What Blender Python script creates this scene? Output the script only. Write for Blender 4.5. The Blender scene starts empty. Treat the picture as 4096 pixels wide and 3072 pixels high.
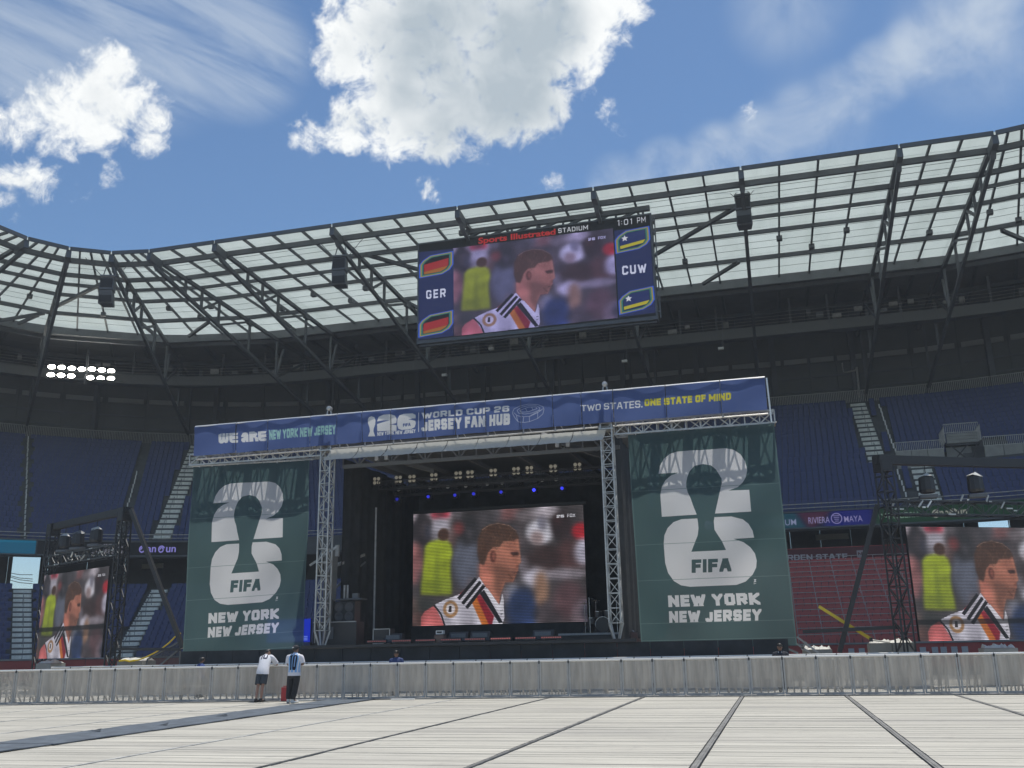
import bpy, math, random
import numpy as np
from mathutils import Vector, Matrix

C = bpy.context.scene
COL = C.collection
R = math.radians
rnd = random.Random(7)

# ------------------------------------------------------------------ camera
# metres; +Y runs from the camera towards the stage, X to the right, floor at Z=0
EYE = 1.6
F_PX, PITCH, ROLL, YAW = 3815.69, 0.269867, -0.0200399, 0.258248   # focal length in photo pixels (photo 4096 wide)
_cy, _sy, _cp, _sp = math.cos(YAW), math.sin(YAW), math.cos(PITCH), math.sin(PITCH)
V_F = Vector((-_sy*_cp, _cy*_cp, _sp))
_r0 = Vector((_cy, _sy, 0)); _u0 = _r0.cross(V_F)
V_R = _r0*math.cos(ROLL) + _u0*math.sin(ROLL)
V_U = _u0*math.cos(ROLL) - _r0*math.sin(ROLL)
cam_d = bpy.data.cameras.new('camera')
cam = bpy.data.objects.new('camera', cam_d); COL.objects.link(cam)
cam_d.sensor_width = 36.0
cam_d.lens = F_PX/4096*36.0
cam_d.clip_start = 0.1; cam_d.clip_end = 6000
m = Matrix.Identity(4)
for i in range(3):
    m[i][0], m[i][1], m[i][2] = V_R[i], V_U[i], -V_F[i]
m.translation = Vector((0, 0, EYE))
cam.matrix_world = m
C.camera = cam

def ray(x, y):                       # direction through a measured photo point
    return V_F + V_R*((x-2048)/F_PX) - V_U*((y-1536)/F_PX)
def atY(x, y, Y):                    # the point where it meets the upright plane at distance Y
    d = ray(x, y); t = Y/d.y
    return Vector((d.x*t, Y, EYE+d.z*t))
def atZ(x, y, Z):                    # ... or the level plane at height Z
    d = ray(x, y); t = (Z-EYE)/d.z
    return Vector((d.x*t, d.y*t, Z))
def atX(x, y, X):
    d = ray(x, y); t = X/d.x
    return Vector((X, d.y*t, EYE+d.z*t))

# ------------------------------------------------------------------ sun, sky, exposure
SUN_EL, SUN_AZ = R(74), R(20)         # azimuth from +Y towards +X
sun_d = bpy.data.lights.new('sun', 'SUN'); sun_d.energy = 4.0; sun_d.angle = R(0.53); sun_d.color = (1.0, 0.95, 0.87)
sun = bpy.data.objects.new('sun', sun_d); COL.objects.link(sun)
S = Vector((math.sin(SUN_AZ)*math.cos(SUN_EL), math.cos(SUN_AZ)*math.cos(SUN_EL), math.sin(SUN_EL)))
sun.rotation_euler = S.to_track_quat('Z', 'Y').to_euler()
C.view_settings.view_transform = 'Standard'
C.view_settings.look = 'None'
C.view_settings.exposure = 0.1
C.view_settings.gamma = 1.0
C.view_settings.use_curve_mapping = False
C.render.film_transparent = False
C.cycles.max_bounces = 8
C.cycles.transparent_max_bounces = 24
C.cycles.sample_clamp_indirect = 4.0
C.cycles.caustics_reflective = False
C.cycles.caustics_refractive = False

class NT:                            # small node-tree helper
    def __init__(s, tree): s.t = tree; s.n = tree.nodes; s.l = tree.links
    def new(s, kind, **kw):
        n = s.n.new(kind)
        for k, v in kw.items(): setattr(n, k, v)
        return n
    def put(s, sock, v):
        if v is None: return
        if isinstance(v, bpy.types.NodeSocket): s.l.new(v, sock)
        else: sock.default_value = v
    def math(s, op, a, b=None, c=None, clamp=False):
        n = s.n.new('ShaderNodeMath'); n.operation = op; n.use_clamp = clamp
        for i, v in enumerate((a, b, c)): s.put(n.inputs[i], v)
        return n.outputs[0]
    def vmath(s, op, a, b=None):
        n = s.n.new('ShaderNodeVectorMath'); n.operation = op
        s.put(n.inputs[0], a); s.put(n.inputs[1], b)
        return n.outputs['Value'] if op in ('DOT_PRODUCT', 'LENGTH', 'DISTANCE') else n.outputs[0]
    def noise(s, vec, scale, detail=4, rough=0.5, dist=0.0, lac=2.0):
        n = s.n.new('ShaderNodeTexNoise')
        s.put(n.inputs['Vector'], vec)
        for k, v in (('Scale', scale), ('Detail', detail), ('Roughness', rough), ('Distortion', dist), ('Lacunarity', lac)): n.inputs[k].default_value = v
        return n.outputs[0]
    def step(s, v, a, b):            # smooth step from a to b
        n = s.n.new('ShaderNodeMapRange'); n.interpolation_type = 'SMOOTHSTEP'
        s.put(n.inputs[0], v); n.inputs[1].default_value = a; n.inputs[2].default_value = b
        return n.outputs[0]
    def mix(s, f, a, b):
        n = s.n.new('ShaderNodeMix'); n.data_type = 'RGBA'
        s.put(n.inputs['Factor'], f); s.put(n.inputs[6], a); s.put(n.inputs[7], b)
        return n.outputs[2]

world = bpy.data.worlds.new('World'); C.world = world
world.use_nodes = True
w = NT(world.node_tree)
bg = w.n['Background']
SKY_K = 0.1
bg.inputs['Strength'].default_value = SKY_K
sky = w.new('ShaderNodeTexSky', sky_type='NISHITA', sun_disc=False, sun_elevation=SUN_EL, sun_rotation=SUN_AZ,
            altitude=10, air_density=1.0, dust_density=0.3, ozone_density=2.4)
vec = w.new('ShaderNodeTexCoord').outputs['Generated']
def blobs(lst):                      # union of soft puffs: (x, y, radius[, weight]) as measured, in 2212-wide pixels
    out = None
    for q in lst:
        x, y, r = q[:3]; p = q[3] if len(q) > 3 else 1.0
        d = ray(x*4096/2212, y*4096/2212); s_ = d.length; d = d.normalized()
        rr = r*(4096/2212)/F_PX/s_; k = 2/rr**2
        v = w.math('MULTIPLY_ADD', w.vmath('DOT_PRODUCT', vec, tuple(d)), k, p-k)
        out = v if out is None else w.math('SMOOTH_MAX', out, v, 0.3)
    return out
cum = [(790,60,110),(750,120,75),(900,60,150),(1000,100,170),(1120,80,165),(1215,70,125),(1275,25,100),(1350,10,60,.7),(1030,185,135),(1130,200,105),
       (840,240,110),(765,270,64),(950,262,80),(1080,252,76),(1175,228,62),(1000,-80,200),(1200,-70,150),(725,300,40,.5),(665,283,60,.3),
       (215,215,100,.8),(130,245,90,.6),(60,255,75,.5),(250,150,65,.6),(125,305,70,.4),(290,205,50,.5),(335,255,60,.45),(325,300,60,.35),(195,285,65,.5),(15,275,70,.6),(310,190,60,.3),
       (60,392,70,.5),(115,378,50,.3),(10,405,65,.5),(168,420,42,.1),(237,380,46,.05),(920,410,46,.2),(1195,398,50,.15),(1610,240,40,.0),(1310,238,45,.05),(1350,262,50,-.1),(40,470,45,-.1)]
M = w.math('MAXIMUM', blobs(cum), -2.5)
# fair-weather cumulus over the rest of the sky
low = w.noise(w.vmath('ADD', vec, (3.1, 1.7, 0.4)), 4.2, 2, 0.5)
lowm = w.math('MULTIPLY_ADD', low, 7.0, -4.6)
facing = w.step(w.vmath('DOT_PRODUCT', vec, tuple(V_F)), 0.86, 0.70)
lowm = w.math('ADD', w.math('MULTIPLY', lowm, facing), w.math('MULTIPLY_ADD', facing, 2.5, -2.5))
M = w.math('MAXIMUM', M, w.math('MINIMUM', lowm, 1.0))
n1 = w.noise(vec, 30.0, 10, 0.62, 0.5)
n2 = w.noise(w.vmath('ADD', vec, (0.0, 0.0, 0.012)), 12.0, 3, 0.5, 0.2)
n3 = w.noise(w.vmath('ADD', vec, (1.0, 2.0, 0.0)), 85.0, 6, 0.6, 0.3)
D = w.math('ADD', w.math('MULTIPLY', M, 1.75), w.math('MULTIPLY_ADD', n1, 4.6, -2.3))
D = w.math('ADD', D, w.math('MULTIPLY_ADD', n3, 2.4, -1.2))
D = w.math('ADD', D, w.math('MULTIPLY_ADD', n2, 1.2, -0.6))
alpha = w.step(D, -0.35, 1.35)
# light and shade of the puffs: compare the puff with itself a little way towards the sun
up_s = (S - V_F*S.dot(V_F)).normalized()
def shifted(d_, sc, det, rough, dist, add=(0, 0, 0)):
    return w.noise(w.vmath('ADD', vec, tuple(Vector(add)+up_s*d_)), sc, det, rough, dist)
n1b = shifted(0.010, 30.0, 6, 0.6, 0.5)
n2b = shifted(0.030, 12.0, 3, 0.5, 0.2, (0.0, 0.0, 0.012))
relief = w.math('ADD', w.math('MULTIPLY', w.math('SUBTRACT', n1, n1b), 0.6), w.math('MULTIPLY', w.math('SUBTRACT', n2, n2b), 1.0))
core = w.math('MAXIMUM', blobs([(1040,150,240),(1090,200,190),(930,100,150),(1180,60,110)]), -0.6)
tm = w.math('ADD', M, w.math('MULTIPLY_ADD', n2, 2.2, -1.1))
thick = w.math('ADD', w.math('MULTIPLY', w.step(w.math('MULTIPLY_ADD', n1, 0.4, w.math('ADD', core, w.math('MULTIPLY_ADD', n2, 2.1, -1.3))), -0.25, 1.1), 0.78), w.math('MULTIPLY', w.step(tm, 0.1, 1.8), 0.32))
# thin high streaks, drawn out along the wind
wind = (V_R*0.93 - V_U*0.37).normalized(); perp = V_F.cross(wind)
cmb = w.new('ShaderNodeCombineXYZ')
w.l.new(w.math('MULTIPLY', w.vmath('DOT_PRODUCT', vec, tuple(wind)), 3.2), cmb.inputs[0])
w.l.new(w.math('MULTIPLY', w.vmath('DOT_PRODUCT', vec, tuple(perp)), 17.0), cmb.inputs[1])
cir_n = w.noise(cmb.outputs[0], 1.7, 7, 0.6, 0.5)
cir_n2 = w.noise(vec, 8.0, 7, 0.6, 0.5)
cirA = w.math('MAXIMUM', blobs([(120,40,260),(330,60,250),(520,110,170),(60,110,150)]), 0.0)
cirB = w.math('MAXIMUM', blobs([(1330,395,75),(1440,385,95,1.1),(1550,350,95,1.1),(1650,310,95,1.1),(1740,262,95,1.1),(1820,212,90),(1900,160,90),(1985,110,100),(2090,60,140),(1760,290,240,.45),(2120,60,280,.6),(1700,10,220,.5)]), 0.0)
ca = w.math('MULTIPLY', w.step(cirA, 0.0, 0.8), w.step(cir_n, 0.25, 0.75))
cb = w.math('MULTIPLY', w.step(cirB, 0.0, 0.95), w.math('MULTIPLY', w.step(cir_n2, 0.28, 0.72), 1.3))
cf = w.math('MULTIPLY', facing, w.math('MULTIPLY', w.step(cir_n, 0.4, 0.75), 0.5))
cir = w.math('MULTIPLY', w.math('MAXIMUM', w.math('MAXIMUM', ca, cb), cf), 0.55)
tint = w.new('ShaderNodeMix', data_type='RGBA', blend_type='MULTIPLY'); tint.inputs['Factor'].default_value = 1.0
w.l.new(sky.outputs[0], tint.inputs[6]); tint.inputs[7].default_value = (0.86, 1.0, 1.08, 1); skyc = tint.outputs[2]
c1 = w.mix(cir, skyc, (6.3, 7.0, 7.7, 1))
tk = w.math('ADD', thick, w.math('MULTIPLY', relief, -1.0), clamp=True)
cloud = w.mix(tk, (9.3, 9.5, 9.5, 1), (4.4, 5.1, 5.7, 1))
c2 = w.mix(alpha, c1, cloud)
w.l.new(c2, bg.inputs['Color'])
# ------------------------------------------------------------------ objects
def link(o, parent=None):
    COL.objects.link(o)
    if parent is not None: o.parent = parent
    return o
def tag(o, label=None, cat=None, group=None, kind=None):
    for k, v in (('label', label), ('category', cat), ('group', group), ('kind', kind)):
        if v: o[k] = v
    return o
def thing(name, label, cat, loc=(0, 0, 0), rot=0.0, group=None):
    o = bpy.data.objects.new(name, None); o.empty_display_size = 0.3
    o.location = loc; o.rotation_euler = (0, 0, rot)
    return tag(link(o), label, cat, group)
def kids(o): return [c for c in o.children]
def copy_tree(o, parent=None):
    c = o.copy(); link(c); c.parent = parent
    for ch in list(o.children): copy_tree(ch, c)
    return c
ORD = ['zeroth', 'first', 'second', 'third', 'fourth', 'fifth', 'sixth', 'seventh', 'eighth', 'ninth', 'tenth', 'eleventh', 'twelfth',
       'thirteenth', 'fourteenth', 'fifteenth', 'sixteenth', 'seventeenth', 'eighteenth', 'nineteenth', 'twentieth', 'twenty-first',
       'twenty-second', 'twenty-third', 'twenty-fourth', 'twenty-fifth', 'twenty-sixth', 'twenty-seventh', 'twenty-eighth', 'twenty-ninth', 'thirtieth',
       'thirty-first', 'thirty-second', 'thirty-third', 'thirty-fourth', 'thirty-fifth', 'thirty-sixth', 'thirty-seventh', 'thirty-eighth', 'thirty-ninth', 'fortieth']

class MB:                            # collects simple solids, links them as one mesh object
    def __init__(s): s.v = []; s.f = []; s.m = []; s.uv = {}
    def _add(s, vs, fs, mi=0):
        b = len(s.v); s.v += [tuple(v) for v in vs]; s.f += [tuple(i+b for i in f) for f in fs]; s.m += [mi]*len(fs)
    def box(s, c, d, rz=0.0, mi=0):  # centre, full size
        cx, cy, cz = c; a, b, h = d[0]/2, d[1]/2, d[2]/2
        cr, sr = math.cos(rz), math.sin(rz); vs = []
        for z in (-h, h):
            for x, y in ((-a, -b), (a, -b), (a, b), (-a, b)):
                vs.append((cx+x*cr-y*sr, cy+x*sr+y*cr, cz+z))
        s._add(vs, [(3,2,1,0),(4,5,6,7),(0,1,5,4),(1,2,6,5),(2,3,7,6),(3,0,4,7)], mi); return s
    def bbox(s, a, b, mi=0):         # two opposite corners
        a, b = Vector(a), Vector(b)
        return s.box(tuple((a+b)/2), [abs(b[i]-a[i]) for i in range(3)], 0, mi)
    def beam(s, p, q, w_, h_=None, up=(0, 0, 1), mi=0):
        p, q = Vector(p), Vector(q); h_ = h_ or w_
        d = (q-p); d.normalize(); up = Vector(up)
        if abs(d.dot(up)) > 0.98: up = Vector((0, 1, 0))
        x = d.cross(up).normalized(); y = x.cross(d).normalized()
        vs = [e + x*(sx*w_/2) + y*(sy*h_/2) for e in (p, q) for sx, sy in ((-1,-1),(1,-1),(1,1),(-1,1))]
        s._add(vs, [(3,2,1,0),(4,5,6,7),(0,1,5,4),(1,2,6,5),(2,3,7,6),(3,0,4,7)], mi); return s
    def tube(s, pts, r, n=6, mi=0, caps=True):
        pts = [Vector(p) for p in pts]; rs = r if isinstance(r, (list, tuple)) else [r]*len(pts)
        b0 = None; rings = []
        for i, p in enumerate(pts):
            d = (pts[min(i+1, len(pts)-1)]-pts[max(i-1, 0)]).normalized()
            up = Vector((0, 0, 1)) if abs(d.z) < 0.95 else Vector((0, 1, 0))
            x = d.cross(up).normalized(); y = x.cross(d)
            rings.append([p + (x*math.cos(2*math.pi*k/n) + y*math.sin(2*math.pi*k/n))*rs[i] for k in range(n)])
        vs = [v for g in rings for v in g]; fs = []
        for i in range(len(pts)-1):
            for k in range(n):
                a, b = i*n+k, i*n+(k+1) % n
                fs.append((a, b, b+n, a+n))
        if caps: fs += [tuple(range(n))[::-1], tuple(range((len(pts)-1)*n, len(pts)*n))]
        s._add(vs, fs, mi); return s
    def quad(s, a, b, c, d, mi=0): s._add([a, b, c, d], [(0, 1, 2, 3)], mi); return s
    def lathe(s, prof, c, n=16, axis='z', mi=0):   # prof = [(radius, height)]
        vs = []; fs = []
        for r, h in prof:
            for k in range(n):
                a = 2*math.pi*k/n; x, y = r*math.cos(a), r*math.sin(a)
                vs.append((c[0]+x, c[1]+y, c[2]+h) if axis == 'z' else (c[0]+x, c[1]+h, c[2]+y))
        for i in range(len(prof)-1):
            for k in range(n):
                a, b = i*n+k, i*n+(k+1) % n
                fs.append((a, b, b+n, a+n))
        fs += [tuple(range(n))[::-1], tuple(range((len(prof)-1)*n, len(prof)*n))]
        s._add(vs, fs, mi); return s
    def mesh(s, name, mats, smooth=False, off=None):
        me = bpy.data.meshes.new(name)
        vs = s.v if off is None else [(x-off[0], y-off[1], z-off[2]) for x, y, z in s.v]
        me.from_pydata(vs, [], s.f)
        mats = mats if isinstance(mats, (list, tuple)) else [mats]
        for m_ in mats: me.materials.append(m_)
        if len(mats) > 1: me.polygons.foreach_set('material_index', s.m)
        if smooth: me.polygons.foreach_set('use_smooth', [True]*len(s.f))
        me.update()
        return me
    def build(s, name, mats, parent=None, smooth=False, off=None):
        if off is None and parent is not None:
            q = parent; off = Vector((0, 0, 0))
            while q is not None: off += q.location; q = q.parent
        return link(bpy.data.objects.new(name, s.mesh(name, mats, smooth, off)), parent)

def put(me, name, parent=None, loc=(0, 0, 0), rot=(0, 0, 0)):
    o = bpy.data.objects.new(name, me); o.location = loc; o.rotation_euler = rot
    return link(o, parent)

def lerp(a, b, t): return Vector(a)*(1-t) + Vector(b)*t

def box_truss(parent, p, q, w_, d_, bays, mat, r=0.03, rb=0.018, side=(0, 1, 0), zig=True, tris=4, faces=(0, 1, 2, 3)):
    """four-chord lattice between p and q; each chord and each brace is a part"""
    p, q = Vector(p), Vector(q); ax = (q-p).normalized(); b = Vector(side).normalized(); a = ax.cross(b).normalized()
    cs = [(-w_/2, -d_/2), (w_/2, -d_/2), (w_/2, d_/2), (-w_/2, d_/2)]
    P = lambda k, t: lerp(p, q, t) + a*cs[k][0] + b*cs[k][1]
    for k in range(4):
        MB().beam(P(k, 0), P(k, 1), 2*r).build('chord', mat, parent)
    for f in faces:
        k, l = f, (f+1) % 4
        for i in range(bays+1):
            MB().beam(P(k, i/bays), P(l, i/bays), 2*rb).build('rung', mat, parent)
            if i < bays:
                if (i+f) % 2 == 0: MB().beam(P(k, i/bays), P(l, (i+1)/bays), 2*rb).build('brace', mat, parent)
                else: MB().beam(P(l, i/bays), P(k, (i+1)/bays), 2*rb).build('brace', mat, parent)

# ------------------------------------------------------------------ flat print: small rasteriser for banners, boards and screens
class Canvas:
    def __init__(s, w_, h_, bgc): s.w, s.h = w_, h_; s.a = np.ones((h_, w_, 3), np.float32)*np.array(bgc, np.float32)
    def _cov(s, polys, ss=3):
        cov = np.zeros((s.h, s.w), np.float32)
        for P in polys:
            P = np.asarray(P, np.float64)
            x0, y0 = np.floor(P.min(0)).astype(int); x1, y1 = np.ceil(P.max(0)).astype(int)
            x0, y0, x1, y1 = max(x0, 0), max(y0, 0), min(x1, s.w), min(y1, s.h)
            if x1 <= x0 or y1 <= y0: continue
            nx, ny = (x1-x0)*ss, (y1-y0)*ss
            X = x0+(np.arange(nx)+.5)/ss; Y = y0+(np.arange(ny)+.5)/ss
            ins = np.zeros((ny, nx), bool)
            for i in range(len(P)):
                ax, ay = P[i]; bx, by = P[(i+1) % len(P)]
                if ay == by: continue
                rows = (Y >= min(ay, by)) & (Y < max(ay, by))
                if not rows.any(): continue
                xi = ax+(Y[rows]-ay)*(bx-ax)/(by-ay)
                ins[rows] ^= X[None, :] < xi[:, None]
            cov[y0:y1, x0:x1] += ins.reshape(y1-y0, ss, x1-x0, ss).mean((1, 3))
        return np.clip(cov, 0, 1)[..., None]
    def poly(s, pts, col, al=1.0, blur=0):
        c = s._cov([pts]); 
        if blur: c = soft(c, blur)
        s.a = s.a*(1-c*al)+np.array(col, np.float32)*c*al
    def polys(s, lst, col, al=1.0):
        c = s._cov(lst); s.a = s.a*(1-c*al)+np.array(col, np.float32)*c*al
    def ell(s, cx, cy, rx, ry, col, al=1.0, blur=0, n=28):
        s.poly([(cx+rx*math.cos(2*math.pi*k/n), cy+ry*math.sin(2*math.pi*k/n)) for k in range(n)], col, al, blur)
    def line(s, pts, wd, col, al=1.0):
        for (ax, ay), (bx, by) in zip(pts[:-1], pts[1:]):
            L = math.hypot(bx-ax, by-ay) or 1; nx, ny = -(by-ay)/L*wd/2, (bx-ax)/L*wd/2
            s.poly([(ax+nx, ay+ny), (bx+nx, by+ny), (bx-nx, by-ny), (ax-nx, ay-ny)], col, al)
    def text(s, body, quad, col, bold=0.0, shear=0.0, spacing=1.0, al=1.0):
        """quad: upper left, upper right, lower right, lower left of the lettering, in canvas pixels"""
        cu = bpy.data.curves.new('lettering', 'FONT'); cu.body = body; cu.offset = bold; cu.shear = shear; cu.space_character = spacing
        cu.resolution_u = 4
        ob = bpy.data.objects.new('lettering', cu); COL.objects.link(ob)
        dg = bpy.context.evaluated_depsgraph_get()
        me = bpy.data.meshes.new_from_object(ob.evaluated_get(dg))
        me.calc_loop_triangles()
        V = np.array([v.co[:2] for v in me.vertices]); T = [t.vertices[:] for t in me.loop_triangles]
        bpy.data.objects.remove(ob); bpy.data.curves.remove(cu); bpy.data.meshes.remove(me)
        V = (V-V.min(0))/(V.max(0)-V.min(0))
        q = np.array(quad, float)
        u, v = V[:, :1], 1-V[:, 1:]
        W = q[0]*(1-u)*(1-v)+q[1]*u*(1-v)+q[2]*u*v+q[3]*(1-u)*v
        s.polys([W[list(t)] for t in T], col, al)
    def block(s, body, quad, col, t=.24, slant=0.0, gap=.10, al=1.0):
        """heavy square-shouldered lettering drawn from strokes, fitted to the quad"""
        L = []; x = 0.0
        for ch in body:
            if ch == ' ': x += .34; continue
            wd, strokes = GLYPH[ch]; wd *= .74
            for pl_ in strokes:
                P = [(x+t/2+(wd-t)*px, t/2+(1-t)*py) for px, py in pl_]
                for i in range(len(P)-1):
                    (ax, ay), (bx, by) = P[i], P[i+1]; l_ = math.hypot(bx-ax, by-ay) or 1
                    ux, uy = (bx-ax)/l_, (by-ay)/l_; axis = abs(ux) < .01 or abs(uy) < .01
                    ext = lambda y: t/2 if axis else (t*.9 if y < t/2+.01 or y > 1-t/2-.01 else t*.22)
                    k, k1 = ext(ay), ext(by)
                    if not axis and ch in 'BCDGJOPRSU0269': k = k1 = t*.2
                    if ch in 'CGSJ26':
                        if i == 0: k = -t*.08
                        if i == len(P)-2: k1 = -t*.08
                    nx, ny = -uy*t/2, ux*t/2
                    Q = [(ax-ux*k+nx, ay-uy*k+ny), (bx+ux*k1+nx, by+uy*k1+ny), (bx+ux*k1-nx, by+uy*k1-ny), (ax-ux*k-nx, ay-uy*k-ny)]
                    for dim, lim, sg in ((0, x, 1), (0, x+wd, -1), (1, 0, 1), (1, 1, -1)):      # cut to the letter's box
                        out_ = []
                        for j in range(len(Q)):
                            p_, q_ = Q[j], Q[(j+1) % len(Q)]; dp, dq = sg*(p_[dim]-lim), sg*(q_[dim]-lim)
                            if dp >= 0: out_.append(p_)
                            if dp*dq < 0: f_ = dp/(dp-dq); out_.append((p_[0]+(q_[0]-p_[0])*f_, p_[1]+(q_[1]-p_[1])*f_))
                        Q = out_
                        if not Q: break
                    if len(Q) > 2: L.append(Q)
            x += wd+gap
        W_ = x-gap; q = np.array(quad, float); out = []
        for P in L:
            P = np.array(P); u, v = P[:, :1]/W_, P[:, 1:]; u = u+slant*(.5-v)
            out.append(q[0]*(1-u)*(1-v)+q[1]*u*(1-v)+q[2]*u*v+q[3]*(1-u)*v)
        s.polys(out, col, al)
    def image(s, name):
        im = bpy.data.images.new(name, s.w, s.h, alpha=False, float_buffer=False)
        px = np.ones((s.h, s.w, 4), np.float32); px[..., :3] = np.clip(s.a[::-1], 0, 1)
        im.pixels.foreach_set(px.ravel()); im.pack(); return im
_o = [(.2, 0), (.8, 0), (1, .15), (1, .85), (.8, 1), (.2, 1), (0, .85), (0, .15), (.2, 0), (.8, 0)]
GLYPH = {'A': (1.05, [[(0, 1), (.38, 0), (.62, 0), (1, 1)], [(.2, .66), (.8, .66)]]), 'B': (1, [[(0, 0), (0, 1), (.8, 1), (1, .88), (1, .6), (.85, .5), (1, .4), (1, .12), (.8, 0), (0, 0)], [(0, .5), (.85, .5)]]),
 'C': (1, [[(1, .3), (1, .15), (.8, 0), (.2, 0), (0, .15), (0, .85), (.2, 1), (.8, 1), (1, .85), (1, .7)]]), 'D': (1, [[(0, 0), (0, 1), (.75, 1), (1, .82), (1, .18), (.75, 0), (0, 0)]]),
 'E': (.88, [[(1, 0), (0, 0), (0, 1), (1, 1)], [(0, .5), (.9, .5)]]), 'F': (.86, [[(1, 0), (0, 0), (0, 1)], [(0, .5), (.88, .5)]]), 'G': (1, [[(1, .28), (1, .15), (.8, 0), (.2, 0), (0, .15), (0, .85), (.2, 1), (.8, 1), (1, .85), (1, .55), (.6, .55)]]),
 'H': (1, [[(0, 0), (0, 1)], [(1, 0), (1, 1)], [(0, .5), (1, .5)]]), 'I': (.33, [[(.5, 0), (.5, 1)]]), 'J': (.86, [[(1, 0), (1, .85), (.8, 1), (.2, 1), (0, .85), (0, .72)]]), 'K': (1.02, [[(0, 0), (0, 1)], [(1, 0), (.1, .5), (1, 1)]]),
 'L': (.82, [[(0, 0), (0, 1), (1, 1)]]), 'M': (1.3, [[(0, 1), (0, 0), (.5, .7), (1, 0), (1, 1)]]), 'N': (1.06, [[(0, 1), (0, 0), (1, 1), (1, 0)]]), 'O': (1, [_o]), 'P': (.98, [[(0, 1), (0, 0), (.8, 0), (1, .13), (1, .45), (.8, .58), (0, .58)]]),
 'R': (1.02, [[(0, 1), (0, 0), (.8, 0), (1, .13), (1, .42), (.8, .55), (0, .55)], [(.55, .55), (1, 1)]]), 'S': (.98, [[(1, .28), (1, .14), (.8, 0), (.2, 0), (0, .14), (0, .38), (.2, .5), (.8, .5), (1, .62), (1, .86), (.8, 1), (.2, 1), (0, .86), (0, .72)]]),
 'T': (.96, [[(0, 0), (1, 0)], [(.5, 0), (.5, 1)]]), 'U': (1, [[(0, 0), (0, .85), (.2, 1), (.8, 1), (1, .85), (1, 0)]]), 'W': (1.42, [[(0, 0), (.26, 1), (.5, .1), (.74, 1), (1, 0)]]), 'X': (1, [[(0, 0), (1, 1)], [(1, 0), (0, 1)]]),
 'Y': (1.04, [[(0, 0), (.5, .52), (1, 0)], [(.5, .52), (.5, 1)]]), '0': (1, [_o]), '1': (.5, [[(.2, .12), (1, 0), (1, 1)]]), '2': (1, [[(0, .3), (0, .14), (.2, 0), (.8, 0), (1, .14), (1, .38), (.8, .5), (.2, .6), (0, .75), (0, 1), (1, 1)]]),
 '6': (1, [[(1, .25), (1, .14), (.8, 0), (.2, 0), (0, .14), (0, .86), (.2, 1), (.8, 1), (1, .86), (1, .6), (.8, .47), (0, .47)]]), ',': (.3, [[(.6, .9), (.3, 1)]]), ':': (.3, [[(.5, .25), (.5, .3)], [(.5, .75), (.5, .8)]])}
def soft(c, r):
    r = max(1, int(r)); k = np.ones(2*r+1)/(2*r+1)
    for _ in range(2):
        for ax in (0, 1):
            p = np.pad(c, [(r, r) if i == ax else (0, 0) for i in range(c.ndim)], mode='edge')
            cs = np.cumsum(p, axis=ax); z = np.zeros_like(np.take(cs, [0], ax)); cs = np.concatenate([z, cs], ax)
            n = c.shape[ax]
            c = (np.take(cs, range(2*r+1, 2*r+1+n), ax)-np.take(cs, range(0, n), ax))/(2*r+1)
    return c.astype(np.float32)
def homog(src, dst):                 # plane-to-plane map from four point pairs
    A = []; b_ = []
    for (x, y), (u, v) in zip(src, dst):
        A += [[x, y, 1, 0, 0, 0, -u*x, -u*y], [0, 0, 0, x, y, 1, -v*x, -v*y]]; b_ += [u, v]
    h = np.linalg.solve(np.array(A, float), np.array(b_, float)); Hm = np.append(h, 1).reshape(3, 3)
    def f(x, y):
        p_ = Hm @ np.array([x, y, 1.0]); return (p_[0]/p_[2], p_[1]/p_[2])
    return f

# ------------------------------------------------------------------ materials (all node-based)
MATS = {}
def mat(name, col, rough=0.6, metal=0.0, spec=0.5, var=0.0, vscale=2.0, bump=0.0, bscale=20.0, trans=0.0, clear=0.0, emis=None, estr=0.0, stretch=None):
    if name in MATS: return MATS[name]
    M_ = bpy.data.materials.new(name); M_.use_nodes = True; t = NT(M_.node_tree)
    b = t.n['Principled BSDF']; out = t.n['Material Output']
    b.inputs['Roughness'].default_value = rough; b.inputs['Metallic'].default_value = metal
    b.inputs['Specular IOR Level'].default_value = spec
    c = (*col, 1)
    pos = t.new('ShaderNodeTexCoord').outputs['Object']
    if stretch:
        mp = t.new('ShaderNodeMapping'); t.l.new(pos, mp.inputs[0]); mp.inputs['Scale'].default_value = stretch; pos = mp.outputs[0]
    if var:
        n = t.noise(pos, vscale, 6, 0.6)
        c = t.mix(t.step(n, 0.3, 0.7), tuple(x*(1-var) for x in col)+(1,), tuple(min(1, x*(1+var)) for x in col)+(1,))
    t.put(b.inputs['Base Color'], c)
    if bump:
        bn = t.new('ShaderNodeBump'); bn.inputs['Strength'].default_value = bump; bn.inputs['Distance'].default_value = 0.02
        t.l.new(t.noise(pos, bscale, 3, 0.5), bn.inputs['Height']); t.l.new(bn.outputs[0], b.inputs['Normal'])
    if emis:
        b.inputs['Emission Color'].default_value = (*emis, 1); b.inputs['Emission Strength'].default_value = estr
    sh = b.outputs[0]
    if trans:
        tr = t.new('ShaderNodeBsdfTranslucent'); t.put(tr.inputs['Color'], c)
        mx = t.new('ShaderNodeMixShader'); mx.inputs[0].default_value = trans; t.l.new(sh, mx.inputs[1]); t.l.new(tr.outputs[0], mx.inputs[2]); sh = mx.outputs[0]
    if clear:
        tr = t.new('ShaderNodeBsdfTransparent')
        mx = t.new('ShaderNodeMixShader'); mx.inputs[0].default_value = clear; t.l.new(sh, mx.inputs[1]); t.l.new(tr.outputs[0], mx.inputs[2]); sh = mx.outputs[0]
    t.l.new(sh, out.inputs['Surface'])
    MATS[name] = M_
    return M_
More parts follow.
